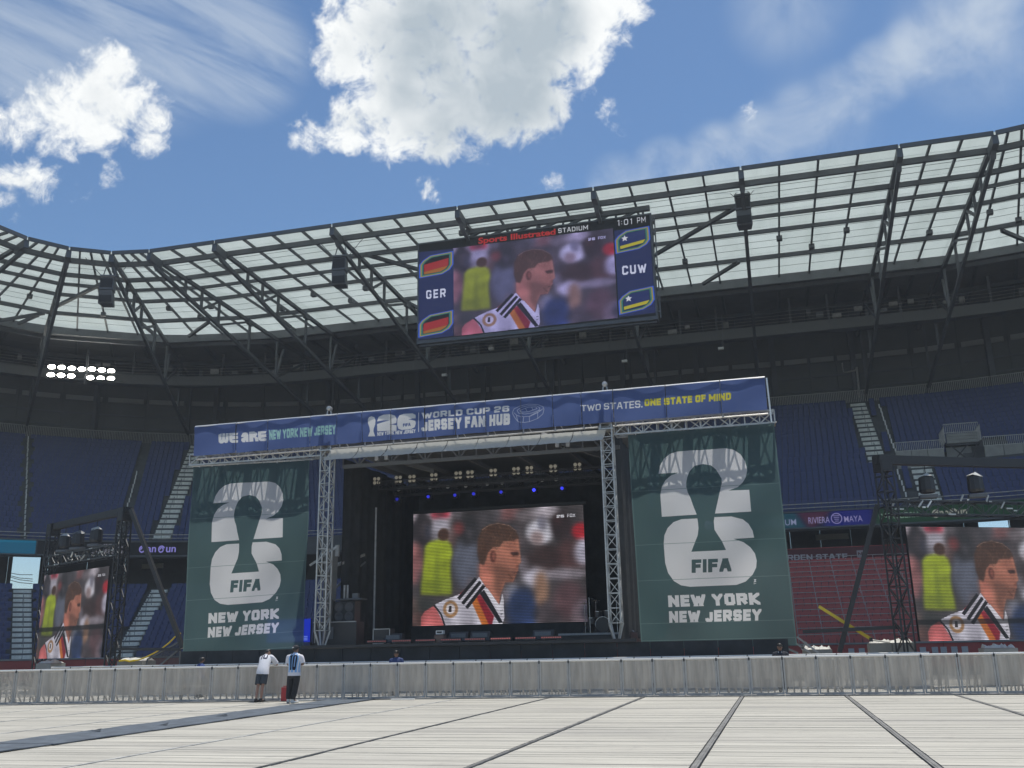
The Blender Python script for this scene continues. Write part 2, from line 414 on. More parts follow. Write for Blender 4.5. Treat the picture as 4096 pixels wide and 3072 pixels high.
def print_mat(name, img, emit=0.0, rough=0.7, trans=0.0, clear=0.0, spec=0.3, black=0.02):
    M_ = bpy.data.materials.new(name); M_.use_nodes = True; t = NT(M_.node_tree)
    b = t.n['Principled BSDF']; out = t.n['Material Output']
    tx = t.new('ShaderNodeTexImage'); tx.image = img; tx.extension = 'EXTEND'
    b.inputs['Roughness'].default_value = rough; b.inputs['Specular IOR Level'].default_value = spec
    if emit:
        b.inputs['Base Color'].default_value = (black, black, black, 1)
        t.l.new(tx.outputs[0], b.inputs['Emission Color']); b.inputs['Emission Strength'].default_value = emit
    else: t.l.new(tx.outputs[0], b.inputs['Base Color'])
    sh = b.outputs[0]
    if trans:
        tr = t.new('ShaderNodeBsdfTranslucent'); t.l.new(tx.outputs[0], tr.inputs['Color'])
        mx = t.new('ShaderNodeMixShader'); mx.inputs[0].default_value = trans; t.l.new(sh, mx.inputs[1]); t.l.new(tr.outputs[0], mx.inputs[2]); sh = mx.outputs[0]
    if clear:
        tr = t.new('ShaderNodeBsdfTransparent')
        mx = t.new('ShaderNodeMixShader'); mx.inputs[0].default_value = clear; t.l.new(sh, mx.inputs[1]); t.l.new(tr.outputs[0], mx.inputs[2]); sh = mx.outputs[0]
    t.l.new(sh, out.inputs['Surface'])
    return M_
def sheet(name, pts, nu, nv, mt, parent=None, wave=None, uv=((0, 1), (1, 1), (1, 0), (0, 0)), smooth=True):
    """cloth or board between four corners (upper left, upper right, lower right, lower left), with UVs; wave(u, v) pushes it along its normal"""
    A, B, D_, E_ = [Vector(p) for p in pts]; nrm = (B-A).cross(E_-A).normalized()
    vs = []; uvs = []; fs = []
    for j in range(nv+1):
        for i in range(nu+1):
            u, v = i/nu, j/nv
            P = A*(1-u)*(1-v)+B*u*(1-v)+D_*u*v+E_*(1-u)*v
            if wave: P = P+nrm*wave(u, v)
            vs.append(P); q = [Vector(x) for x in uv]
            uvs.append(q[0]*(1-u)*(1-v)+q[1]*u*(1-v)+q[2]*u*v+q[3]*(1-u)*v)
    for j in range(nv):
        for i in range(nu):
            a = j*(nu+1)+i; fs.append((a, a+nu+1, a+nu+2, a+1))
    me = bpy.data.meshes.new(name)
    off = Vector((0, 0, 0)); q = parent
    while q is not None: off += q.location; q = q.parent
    me.from_pydata([tuple(p-off) for p in vs], [], fs); me.materials.append(mt)
    ul = me.uv_layers.new(name='UVMap')
    for lp in me.loops: ul.data[lp.index].uv = uvs[lp.vertex_index]
    if smooth: me.polygons.foreach_set('use_smooth', [True]*len(fs))
    me.update()
    return link(bpy.data.objects.new(name, me), parent)

steel_dark = mat('dark painted steel', (0.11, 0.118, 0.128), 0.55, 0.0, 0.4, 0.12, 0.7)
steel_grey = mat('grey steel', (0.16, 0.17, 0.18), 0.5, 0.0, 0.4, 0.1, 1.0)
alu = mat('bare aluminium', (0.50, 0.49, 0.465), 0.42, 0.55, 0.5, 0.15, 6.0)
alu_dull = mat('weathered aluminium', (0.42, 0.41, 0.39), 0.55, 0.15, 0.5, 0.15, 4.0)
alu_bright = mat('sun-bright aluminium', (0.8, 0.79, 0.76), 0.3, 0.3, 0.5)  # pale base colour stands in for sun glare on aluminium
black_steel = mat('black painted truss', (0.022, 0.022, 0.024), 0.45, 0.0, 0.5)
black_cloth = mat('black stage cloth', (0.05, 0.053, 0.056), 0.9, 0.0, 0.2, 0.2, 1.5)
black_plastic = mat('black plastic', (0.025, 0.025, 0.027), 0.4)
concrete = mat('cast concrete', (0.30, 0.30, 0.285), 0.85, 0.0, 0.3, 0.12, 1.2, 0.2, 30)
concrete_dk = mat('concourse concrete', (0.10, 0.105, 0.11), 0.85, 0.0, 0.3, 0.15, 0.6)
tread = mat('pale stair concrete', (0.72, 0.73, 0.69), 0.8, 0.0, 0.3, 0.12, 3.0)
seat_blue = mat('navy seat plastic', (0.028, 0.044, 0.15), 0.42, 0.0, 0.5)
seat_red = mat('red seat plastic', (0.52, 0.105, 0.09), 0.45, 0.0, 0.5)
wall_red = mat('red painted wall', (0.44, 0.075, 0.065), 0.6, 0.0, 0.4, 0.08, 0.8)
white_paint = mat('white paint', (0.78, 0.78, 0.76), 0.5)
yellow = mat('yellow strap', (0.78, 0.55, 0.03), 0.5)
# ------------------------------------------------------------------ ground far and near
def proj(P):
    d = Vector(P)-Vector((0, 0, EYE)); z = d.dot(V_F)
    return (2048+F_PX*d.dot(V_R)/z, 1536-F_PX*d.dot(V_U)/z, z)

g = MB(); g.quad((-900, -900, -0.25), (900, -900, -0.25), (900, 900, -0.25), (-900, 900, -0.25))
ground = tag(g.build('ground', mat('grey ground', (0.16, 0.165, 0.15), 0.9, var=0.2, vscale=0.05)), kind='structure')

# a path round the bowl: s runs along it (s = X on the straight end), r is the distance out from the corner centre
class Bowl:
    def __init__(s, xl, xr, yc, ref): s.xl, s.xr, s.yc, s.ref = xl, xr, yc, ref
    def __call__(s, r, u, z=0.0):
        if s.xl <= u <= s.xr: return Vector((u, s.yc+r, z))
        left = u < s.xl; a = ((s.xl-u) if left else (u-s.xr))/s.ref
        ex = 0.0
        if a > math.pi/2: ex = (a-math.pi/2)*s.ref; a = math.pi/2
        sx = -1 if left else 1; cx = s.xl if left else s.xr
        return Vector((cx+sx*r*math.sin(a), s.yc+r*math.cos(a)-ex, z))
    def rot(s, u):                   # heading of the outward direction, as a turn about Z
        if s.xl <= u <= s.xr: return 0.0
        a = ((s.xl-u) if u < s.xl else (u-s.xr))/s.ref; a = min(a, math.pi/2)
        return a if u < s.xl else -a
    def find(s, px, r, z, lo, hi):   # where along the path a measured photo column falls
        for _ in range(40):
            mid = (lo+hi)/2
            if proj(s(r, mid, z))[0] < px: lo = mid
            else: hi = mid
        return (lo+hi)/2
BW = Bowl(-39.2, 10.2, 45.8, 30.3)
RF = Bowl(-44.8, 15.8, 51.7, 28.3)
def stations(b, a_left, a_right, step=5):
    L = [b.xl-b.ref*R(k) for k in range(int(a_left), 0, -step)]
    M_ = list(np.linspace(b.xl, b.xr, 9)); Rr = [b.xr+b.ref*R(k) for k in range(step, int(a_right)+1, step)]
    return L+M_+Rr
def sweep(b, prof, st, mb, mi=0):    # profile [(r, z)] swept along the path
    n = len(prof); vs = [tuple(b(r, u, z)) for u in st for r, z in prof]; fs = []
    for i in range(len(st)-1):
        for k in range(n-1):
            a = i*n+k; fs.append((a, a+1, a+n+1, a+n))
    mb._add(vs, fs, mi); return mb

ST = stations(BW, 100, 70)
# ---- seats
def seat_mb():
    q = MB()
    def prism(pts, y0, y1, tilt=0.0):
        n = len(pts); vs = [(x, y0+tilt*(z-0.4), z) for x, z in pts]+[(x, y1+tilt*(z-0.4), z) for x, z in pts]
        q._add(vs, [tuple(range(n)), tuple(range(2*n-1, n-1, -1))]+[(i, i+n, (i+1) % n+n, (i+1) % n) for i in range(n)])
    prism([(-.222, .34), (.222, .34), (.236, .72), (.20, .80), (-.20, .80), (-.236, .72)], 0.0, 0.05, 0.14)
    prism([(-.205, .30), (.205, .30), (.205, .60), (.16, .66), (-.16, .66), (-.205, .60)], -0.13, -0.05, 0.05)
    return q
seat_me_blue = seat_mb().mesh('seat', seat_blue); seat_me_red = seat_mb().mesh('seat', seat_red)
SV = np.array(seat_mb().v); SF = seat_mb().f
def lay_seats(parent, rows, gaps, colour_of, windows, r0, run, z0, rise, s_lo, s_hi, back=0.52):
    """all seats of a tier; the 300 that show largest become parts of their own, the rest one mesh per colour"""
    allp = []
    for i in range(rows):
        r = r0+run*i; u = s_lo
        while u < s_hi:
            sc = 1.0 if BW.xl <= u <= BW.xr else (r+back)/BW.ref
            du = 0.49/sc
            ok = all(not (abs(u-gs) < gw/sc/2+0.24/sc and g0 <= i < g1) for gs, gw, g0, g1 in gaps)
            if ok:
                P = BW(r+back, u, z0+rise*i); x, y, z = proj(P)
                vis = any(a <= x <= c_ and b_ <= y <= d_ for a, b_, c_, d_ in windows)
                allp.append((0 if vis else 1, z, P, BW.rot(u), colour_of(u)))
            u += du
    allp.sort(key=lambda q: (q[0], q[1]))
    big, rest = allp[:300], allp[300:]
    for _, _, P, rz, c in big:
        put(seat_me_red if c else seat_me_blue, 'seat', parent, P, (0, 0, rz))
    for c in (0, 1):
        L = [q for q in rest if q[4] == c]
        if not L: continue
        n = len(SV); A = np.zeros((len(L)*n, 3)); F = []
        for k, (_, _, P, rz, _) in enumerate(L):
            cr, sr = math.cos(rz), math.sin(rz)
            A[k*n:(k+1)*n, 0] = P.x+SV[:, 0]*cr-SV[:, 1]*sr; A[k*n:(k+1)*n, 1] = P.y+SV[:, 0]*sr+SV[:, 1]*cr; A[k*n:(k+1)*n, 2] = P.z+SV[:, 2]
            F += [tuple(i+k*n for i in f) for f in SF]
        me = bpy.data.meshes.new('seating'); me.from_pydata(A.tolist(), [], F); me.materials.append(seat_red if c else seat_blue); me.update()
        tag(put(me, 'seating', parent), kind='stuff')

def aisle(parent, u, width, i0, i1, r0, run, z0, rise, rail=True):
    """stair of light concrete steps between two seat blocks, two steps to a row"""
    rz = BW.rot(u)
    for i in range(i0, i1):
        for h in (0, 1):
            r = r0+run*i+run*(0.25+0.5*h); z = z0+rise*i+rise*0.5*h
            o = MB().box((0, 0, 0.03-rise*0.25*h), (width, run*0.5-0.02, 0.06+rise*0.5*h), 0).build('stair_step', tread, parent, off=(0, 0, 0))
            o.location = BW(r, u, z+0.012); o.rotation_euler = (0, 0, rz)
    if rail:
        for i in range(i0+1, i1-2, 4):
            m_ = MB(); pts = [BW(r0+run*(i+k*0.75), u, z0+rise*(i+k*0.75)+0.95) for k in range(4)]
            m_.tube(pts, 0.025, 5)
            for k in (0, 3): m_.tube([pts[k]-Vector((0, 0, 0.95)), pts[k]], 0.02, 5)
            m_.build('hand_rail', steel_grey, parent)

# ---- lower stand
L_R0, L_RUN, L_Z0, L_RISE, L_N = 17.0, 0.78, 1.1, 0.396, 15
lower = thing('lower_stand', 'lower seating tier with red seats behind the goal and blue seats round its left corner', 'stand')
prof = [(L_R0-0.25, -0.2), (L_R0-0.25, 1.5), (L_R0-0.05, 1.5), (L_R0-0.05, L_Z0)]
for i in range(L_N):
    prof += [(L_R0+L_RUN*i, L_Z0+L_RISE*i), (L_R0+L_RUN*(i+1), L_Z0+L_RISE*i)]
prof += [(L_R0+L_RUN*L_N, L_Z0+L_RISE*L_N), (41.0, L_Z0+L_RISE*L_N)]
sweep(BW, prof, ST, MB()).build('terrace', concrete_dk, lower)
# painted boards on the front wall, one to every 2.9 m
fw_r = L_R0-0.29
u = BW.xl-BW.ref*R(80)
while u < 24:
    sc = 1.0 if BW.xl <= u <= BW.xr else fw_r/BW.ref
    u2 = u+2.9/sc; m_ = MB()
    a, b_ = BW(fw_r, u, 0.05), BW(fw_r, u2-0.03/sc, 0.05)
    m_.beam((a.x, a.y, 0.72), (b_.x, b_.y, 0.72), 0.05, 1.34).build('wall_board', wall_red, lower)
    MB().beam((a.x, a.y, 1.46), (b_.x, b_.y, 1.46), 0.16, 0.1).build('wall_cap', concrete, lower)
    u = u2
LA = BW.xl-BW.ref*R(22.9); LB = BW.xl-BW.ref*R(44.2)
gl = [(LA, 1.35, 0, 99), (LB, 1.3, 0, 99), (-31, 1.3, 0, 99), (-8, 1.3, 0, 99), (-20, 1.3, 0, 99)]
lay_seats(lower, L_N, gl, lambda u: 1 if -14 < u < 12.4 else 0, [(3120, 2230, 3680, 2600), (0, 2340, 80, 2640), (440, 2340, 770, 2640)],
          L_R0, L_RUN, L_Z0, L_RISE, BW.xl-BW.ref*R(62), 20)
for u_ in (LA, LB): aisle(lower, u_, 1.3, 0, L_N, L_R0, L_RUN, L_Z0, L_RISE)
# safe-standing rails over the red seats
for i in range(L_N):
    r = L_R0+L_RUN*i+0.16; z = L_Z0+L_RISE*i
    for k in range(8):
        x0 = 1.2+k*1.47
        MB().tube([BW(r, x0, z+0.93), BW(r, x0+1.45, z+0.93)], 0.022, 5).build('standing_rail', alu_dull, lower)
        MB().beam(BW(r, x0, z), BW(r, x0, z+0.93), 0.035).build('rail_post', alu_dull, lower)
# red wall behind the top row, lettered
cv = Canvas(900, 96, (0.38, 0.20, 0.21))
A0, A1 = -4.0, 11.6
rw_y = BW.yc+L_R0+L_RUN*L_N+0.1
def wallpt(x, y):
    P = atY(x, y, rw_y-0.03); return ((P.x-A0)/(A1-A0)*900, (8.25-P.z)/1.6*96)
zz = lambda x, y: (3072+x*0.46293, 1950+y*0.46293)
q = [wallpt(*zz(-260, 592)), wallpt(*zz(685, 570)), wallpt(*zz(690, 618)), wallpt(*zz(-260, 640))]
cv.block('TO THE GARDEN STATE', q, (0.74, 0.72, 0.72), .2)
sx, sy = wallpt(*zz(805, 590)); cv.poly([(sx-16, sy-24), (sx+16, sy-24), (sx+16, sy+6), (sx, sy+24), (sx-16, sy+6)], (0.66, 0.62, 0.62))
cv.text('NJ', [(sx-11, sy-16), (sx+11, sy-16), (sx+11, sy+4), (sx-11, sy+4)], (0.38, 0.18, 0.19), 0.03)
sheet('lettered_wall', [(A0, rw_y, 8.25), (A1, rw_y, 8.25), (A1, rw_y, 6.65), (A0, rw_y, 6.65)], 1, 1, print_mat('lettered red wall', cv.image('lettered_wall'), rough=0.6), lower)
MB().bbox((A0, rw_y+0.01, 6.6), (A1, rw_y+0.2, 8.3)).build('wall', wall_red, lower)
# concourse behind: dark wall with openings, columns, ceiling lamps
def wall_piece(u0, u1, r, z0, z1, name, m_, parent, th=0.2):
    a, b_ = BW(r, u0), BW(r, u1)
    return MB().beam((a.x, a.y, (z0+z1)/2), (b_.x, b_.y, (z0+z1)/2), th, z1-z0).build(name, m_, parent)
gapL = (BW.find(40, 41, 8, BW.xl-BW.ref*R(80), -39), BW.find(150, 41, 8, BW.xl-BW.ref*R(80), -39))
gapR = (BW.find(3905, 41, 12, 5, 40), BW.find(4022, 41, 12, 5, 40))
marks = [BW.xl-BW.ref*R(88)]
while marks[-1] < 30: marks.append(marks[-1]+2.5)
cuts = sorted(set(marks+list(gapL)+list(gapR)))
for a, b_ in zip(cuts[:-1], cuts[1:]):
    mid = (a+b_)/2
    if gapL[0] <= mid <= gapL[1] or gapR[0] <= mid <= gapR[1]: continue
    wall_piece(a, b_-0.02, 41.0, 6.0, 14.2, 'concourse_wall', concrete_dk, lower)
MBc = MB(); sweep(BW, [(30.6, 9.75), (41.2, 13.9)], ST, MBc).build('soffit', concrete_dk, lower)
for k, (x, y, wd) in enumerate([(610, 2264, 2.2), (3330, 2147, 2.6)]):
    u_ = BW.find(x, 38, 9.6, BW.xl-BW.ref*R(60), 30); P = BW(38, u_, 0); z = atY(x, y, P.y).z
    MB().box((0, 0, 0), (wd, 0.2, 0.45)).build('wall_lamp', mat('dim lamp glass', (0.45, 0.44, 0.36), 0.5), lower).location = (P.x, P.y, z)

# ---- upper stand
U_R0, U_RUN, U_Z0, U_RISE, U_N = 31.0, 0.8, 11.0, 0.577, 22
upper = thing('upper_stand', 'upper tier of navy seats with pale stairs and a railed walkway under the roof', 'stand')
prof = [(30.55, 9.8), (30.55, 11.3), (30.9, 11.3), (30.9, U_Z0)]
for i in range(U_N): prof += [(U_R0+U_RUN*i, U_Z0+U_RISE*i), (U_R0+U_RUN*(i+1), U_Z0+U_RISE*i)]
prof += [(U_R0+U_RUN*U_N, U_Z0+U_RISE*U_N), (50.5, U_Z0+U_RISE*U_N)]
sweep(BW, prof, ST, MB()).build('terrace', concrete_dk, upper)
UL = BW.xl-BW.ref*R(24.6); UL2 = BW.xl-BW.ref*R(44.5); UL3 = BW.xl-BW.ref*R(31)
gu = [(UL, 1.5, 0, 99), (UL2, 0.35, 0, 99), (UL3, 0.3, 0, 99), (9.3, 1.35, 8, 99), (12.0, 1.5, 0, 8), (10.75, 0.3, 9, 99), (10.45, 0.3, 0, 7), (18.9, 0.35, 0, 99),
      (15.8, 3.4, 7, 11), (-8, 1.4, 0, 99), (-20, 1.4, 0, 99), (-32, 1.4, 0, 99), (14.6, 10.4, 7, 9)]
lay_seats(upper, U_N, gu, lambda u: 0, [(0, 1760, 760, 2190), (3110, 1610, 4096, 2050)], U_R0, U_RUN, U_Z0, U_RISE, BW.xl-BW.ref*R(66), 10.2+BW.ref*R(38))
aisle(upper, UL, 1.45, 0, U_N, U_R0, U_RUN, U_Z0, U_RISE)
aisle(upper, 9.3, 1.35, 7, U_N, U_R0, U_RUN, U_Z0, U_RISE)
aisle(upper, 12.0, 1.5, 0, 8, U_R0, U_RUN, U_Z0, U_RISE)
nose = mat('scuffed pale step edge', (0.75, 0.75, 0.74), 0.7)
for us, i0, i1 in ((UL2, 0, 22), (UL3, 1, 15), (10.75, 9, 21), (10.45, 0, 7), (18.9, 10, 20)):
    for i in range(i0, i1):
        o = MB().box((rnd.uniform(-.03, .03), 0, 0), (0.11, 0.06, 0.40+rnd.uniform(-.06, .1))).build('row_end_panel', nose, upper)
        o.location = BW(U_R0+U_RUN*i+0.1, us, U_Z0+U_RISE*i+0.25)
# front rails of the tier
for z in (11.52, 11.82):
    for a, b_ in zip(np.arange(BW.xl-BW.ref*R(66), 24, 2.6), np.arange(BW.xl-BW.ref*R(66)+2.6, 26, 2.6)):
        MB().tube([BW(30.7, a, z), BW(30.7, b_, z)], 0.03, 5).build('front_rail', alu, upper)
# back rail: top bar parts, balusters joined
bal = MB(); u = BW.xl-BW.ref*R(66)
while u < 26:
    P = BW(48.75, u, 0)
    bal.beam((P.x, P.y, 23.75), (P.x, P.y, 24.85), 0.05)
    u += 0.16/(1.0 if BW.xl <= u <= BW.xr else 48.75/BW.ref)
tag(bal.build('balusters', alu_dull, upper), kind='stuff')
for a, b_ in zip(np.arange(BW.xl-BW.ref*R(66), 24, 3.0), np.arange(BW.xl-BW.ref*R(66)+3.0, 27, 3.0)):
    MB().tube([BW(48.75, a, 24.88), BW(48.75, b_, 24.88)], 0.04, 5).build('back_rail', alu_dull, upper)
# railed walkway and raised platform at the right
def railing(p, q, z0, z1, n, parent, m_=alu_dull):
    p, q = Vector(p), Vector(q)
    for z in (z0+0.08, z1): MB().beam((p.x, p.y, z), (q.x, q.y, z), 0.05).build('rail', m_, parent)
    b2 = MB()
    for k in range(n+1):
        P = lerp(p, q, k/n); b2.beam((P.x, P.y, z0), (P.x, P.y, z1), 0.035)
    tag(b2.build('bars', m_, parent), kind='stuff')
wy = 82.6
for a, b_ in ((10.6, 14.3), (17.3, 21.5)):
    for k in range(3):
        MB().box(((a+(b_-a)*(k+.5)/3), wy, 15.75), ((b_-a)/3-0.03, 0.2, 1.5)).build('walkway_wall', concrete, upper)
    railing((a, wy-0.05, 0), (b_, wy-0.05, 0), 16.45, 17.25, int((b_-a)/0.14), upper)
for k in range(3): MB().box((15.85, 83.0, 17.25+0.27*k-0.15), (2.35, 0.2, 0.25)).build('walkway_wall', concrete, upper)
railing((14.55, 82.85, 0), (17.15, 82.85, 0), 17.75, 18.55, 18, upper)
railing((14.5, 82.6, 0), (14.6, 85.6, 0), 17.0, 18.3, 12, upper); railing((17.2, 82.6, 0), (17.3, 85.6, 0), 17.0, 18.3, 12, upper)
MB().box((15.85, 83.4, 16.9), (2.5, 0.7, 0.22)).build('platform', concrete_dk, upper)
MB().box((15.6, 83.6, 16.15), (1.9, 0.1, 1.2)).build('walkway_wall', concrete, upper)
for a, b_ in ((14.9, 16.2), (16.2, 14.9), (16.3, 16.9)): MB().beam((a, 82.95, 15.4), (b_, 82.95, 16.8), 0.09).build('strut', black_steel, upper)
railing((-49.6, 81.6, 0), (-46.8, 82.3, 0), 15.0, 16.1, 16, upper)
MB().beam((-49.6, 81.5, 14.75), (-46.8, 82.2, 14.75), 0.2, 0.5).build('walkway_wall', concrete, upper)
MBb = MB(); sweep(BW, [(50.75, 23.0), (50.75, 32.3)], ST, MBb).build('wall', concrete_dk, upper)
# ---- back wall with a strip of small louvred lights
for a in np.arange(BW.xl-BW.ref*R(70), 32, 2.55):
    wall_piece(a, a+2.5, 50.5, 23.6, 32.0, 'wall_panel', mat('dark wall cladding', (0.10, 0.105, 0.105), 0.7, var=0.15, vscale=0.3), upper)
    wall_piece(a+0.15, a+2.35, 50.25, 28.45, 28.95, 'louvre', mat('louvre glass', (0.30, 0.31, 0.30), 0.5), upper, 0.12)
for a in np.arange(BW.xl-BW.ref*R(66), 30, 7.6):
    P = BW(50.0, a); MB().beam((P.x, P.y, 23.6), (P.x, P.y, 32), 0.5).build('column', steel_dark, upper)

pp = [atY(3368, 1452, 95.5), atY(3374, 1490, 95.5), atY(3420, 1482, 95.3), atY(3428, 1470, 95.3)]
MB().tube(pp, .09, 6).build('drain_pipe', alu_dull, upper); MB().tube([atY(3427, 1468, 95.3), atY(3437, 1590, 95.3)], .12, 6).build('drain_pipe', alu_dull, upper)
for a in np.arange(BW.xl-BW.ref*R(60), 26, 5.1):
    for z in (25.6, 27.0): MB().beam(BW(50.3, a, z), BW(50.3, a+4.9, z), .08, .16).build('wall_rail', steel_dark, upper)
# ------------------------------------------------------------------ roof
poly = bpy.data.materials.new('translucent roof sheet'); poly.use_nodes = True; t = NT(poly.node_tree)
pr = t.n['Principled BSDF']; pr.inputs['Base Color'].default_value = (0.72, 0.75, 0.73, 1); pr.inputs['Roughness'].default_value = 0.5
tb = t.new('ShaderNodeBsdfTranslucent'); tb.inputs['Color'].default_value = (0.69, 0.735, 0.715, 1)
oi_ = t.new('ShaderNodeObjectInfo').outputs['Random']; ps_ = t.new('ShaderNodeNewGeometry').outputs['Position']
mp_ = t.new('ShaderNodeMapping'); t.l.new(ps_, mp_.inputs[0]); mp_.inputs['Scale'].default_value = (1.2, .25, 1)
dirt = t.math('ADD', t.math('MULTIPLY', t.step(t.noise(mp_.outputs[0], .8, 5, .6), .4, .8), .35), t.math('MULTIPLY', oi_, .3))
t.l.new(t.mix(dirt, (0.715, 0.755, 0.735, 1), (0.56, 0.60, 0.575, 1)), tb.inputs['Color'])
mx = t.new('ShaderNodeMixShader'); mx.inputs[0].default_value = 0.8
t.l.new(pr.outputs[0], mx.inputs[1]); t.l.new(tb.outputs[0], mx.inputs[2]); t.l.new(mx.outputs[0], t.n['Material Output'].inputs['Surface'])
deck_m = mat('roof deck underside', (0.17, 0.175, 0.18), 0.7, var=0.1, vscale=0.4)
roof = thing('stadium_roof', 'cantilevered stadium roof of dark trusses carrying pale translucent sheets', 'roof')
RZ = 32.0
TR = [RF.xl-RF.ref*R(a) for a in (112.5, 90, 67.5, 45, 22.5)]+[-44.8, -39.07, -29.27, -19.5, -9.63, 0.31, 10.2, 15.8]+[RF.xr+RF.ref*R(a) for a in (22.5, 45, 67.5)]
PUR = [(9.4, .40), (12.8, .35), (15.2, .27), (17.9, .30), (23.1, .34)]
EDGE, BACK = 7.75, 28.3
rows = [EDGE]+[p_[0] for p_ in PUR]+[BACK]
joint = MB()
for bi, (ua, ub) in enumerate(zip(TR[:-1], TR[1:])):
    wid = (RF(BACK, ub)-RF(BACK, ua)).length
    nr = 4 if wid > 8 else 3 if wid > 5 else 2
    if ua >= 10.1 and ub <= 15.9: nr = 3
    us = [ua+(ub-ua)*k/nr for k in range(nr+1)]
    for k in range(nr):
        for j in range(len(rows)-1):
            a, b_ = rows[j], rows[j+1]; e = 0.004
            P = [RF(a+.02, us[k]+e, RZ+.1), RF(a+.02, us[k+1]-e, RZ+.1), RF(b_-.02, us[k+1]-e, RZ+.1), RF(b_-.02, us[k]+e, RZ+.1)]
            m_ = MB(); up = Vector((0, 0, 0.03))
            m_._add([p_ for p_ in P]+[p_+up for p_ in P], [(0, 1, 2, 3), (7, 6, 5, 4), (0, 4, 5, 1), (1, 5, 6, 2), (2, 6, 7, 3), (3, 7, 4, 0)])
            m_.build('roof_panel', poly, roof)
        for j, (a, b_) in enumerate(((BACK, 34.5), (34.5, 41), (41, 47.5))):
            P = [RF(a+.03, us[k]+.01, RZ), RF(a+.03, us[k+1]-.01, RZ), RF(b_-.03, us[k+1]-.01, RZ), RF(b_-.03, us[k]+.01, RZ)]
            m_ = MB(); up = Vector((0, 0, 0.2))
            m_._add([p_ for p_ in P]+[p_+up for p_ in P], [(0, 1, 2, 3), (7, 6, 5, 4), (0, 4, 5, 1), (1, 5, 6, 2), (2, 6, 7, 3), (3, 7, 4, 0)])
            m_.build('deck_panel', deck_m, roof)
    for k in range(nr+1):
        if k in (0, nr): continue
        MB().beam(RF(EDGE, us[k], RZ-.05), RF(BACK, us[k], RZ-.05), 0.13, 0.2).build('rafter', steel_dark, roof)
        MB().beam(RF(BACK, us[k], RZ-.2), RF(47, us[k], RZ-.2), 0.2, 0.3).build('rafter', steel_dark, roof)
        if bi % 2 == 0 or k == 2:
            c = 19.6 if k % 2 else 22.0
            P = RF(c, us[k], RZ-.28); MB().box((0, 0, 0), (.42, .42, .34), RF.rot(us[k])).build('junction_box', steel_dark, roof).location = P
    for r, h in PUR: MB().beam(RF(r, ua, RZ-.12-h/2), RF(r, ub, RZ-.12-h/2), h*0.55, h).build('purlin', steel_dark, roof)
    for r in (36.5, 42): MB().beam(RF(r, ua, RZ-.45), RF(r, ub, RZ-.45), .3, .4).build('purlin', steel_dark, roof)
    g_ = 0.06
    d = (RF(EDGE, ub)-RF(EDGE, ua)).normalized()*g_
    MB().beam(RF(EDGE, ua, RZ+.02)+d, RF(EDGE, ub, RZ+.02)-d, .12, .30).build('edge_beam', steel_dark, roof)
    MB().beam(RF(BACK+.1, ua, RZ-.35), RF(BACK+.1, ub, RZ-.35), .25, .7).build('gutter', steel_grey, roof)
    MB().beam(RF(BACK+1.0, ua, RZ-.75), RF(BACK+1.0, ub, RZ-.75), .3, .35).build('gutter', steel_grey, roof)
    for r in (11.1, 12.0, 14.2, 16.6, 19.3, 20.6, 21.9, 24.7, 26.4):
        joint.beam(RF(r, ua, RZ+.085), RF(r, ub, RZ+.085), .045, .02)
tag(joint.build('sheet_joints', mat('sheet joint', (0.33, 0.36, 0.36), 0.7), roof), kind='stuff')
CAT = 33.6
for ua, ub in zip(TR[:-1], TR[1:]):
    n = 3 if (RF(CAT, ub)-RF(CAT, ua)).length > 8 else 2
    for k in range(n):
        a, b_ = ua+(ub-ua)*k/n, ua+(ub-ua)*(k+1)/n
        MB().beam(RF(CAT, a, 28.85), RF(CAT, b_-.02, 28.85), .1, .95).build('catwalk_panel', mat('catwalk mesh', (0.16, 0.165, 0.165), 0.7), roof)
        MB().beam(RF(CAT+.5, a, 28.4), RF(CAT+.5, b_, 28.4), 1.0, .08).build('catwalk_floor', steel_dark, roof)
        for z in (29.55, 29.85, 30.15): MB().tube([RF(CAT, a, z), RF(CAT, b_, z)], .02, 4).build('catwalk_rail', alu_dull, roof)
        for h in (0, 1):
            u_ = a+(b_-a)*h*.5; MB().beam(RF(CAT, u_, 29.2), RF(CAT, u_, 30.15), .04).build('rail_post', steel_grey, roof)
        MB().beam(RF(CAT+.6, a, 28.4), RF(CAT+.6, a, 31.9), .18).build('hanger', steel_grey, roof)
        for q_ in range(2):
            if rnd.random() < .55:
                P = RF(CAT+.15, a+(b_-a)*rnd.uniform(.1, .9), rnd.uniform(29.6, 30.3)); MB().box((0, 0, 0), (rnd.uniform(.3, .9), .3, rnd.uniform(.25, .6)), RF.rot(a)).build('equipment_box', alu_dull if rnd.random() < .4 else steel_grey, roof, off=(0, 0, 0)).location = P
        MB().tube([RF(CAT+.3, a, 30.6), RF(CAT+.3, (a+b_)/2, 30.5), RF(CAT+.3, b_, 30.6)], .05, 5).build('cable_pipe', steel_grey, roof)
def bot(r): return 31.05-.192*(r-8.5)
def top(r): return 31.72-.03*(r-8)
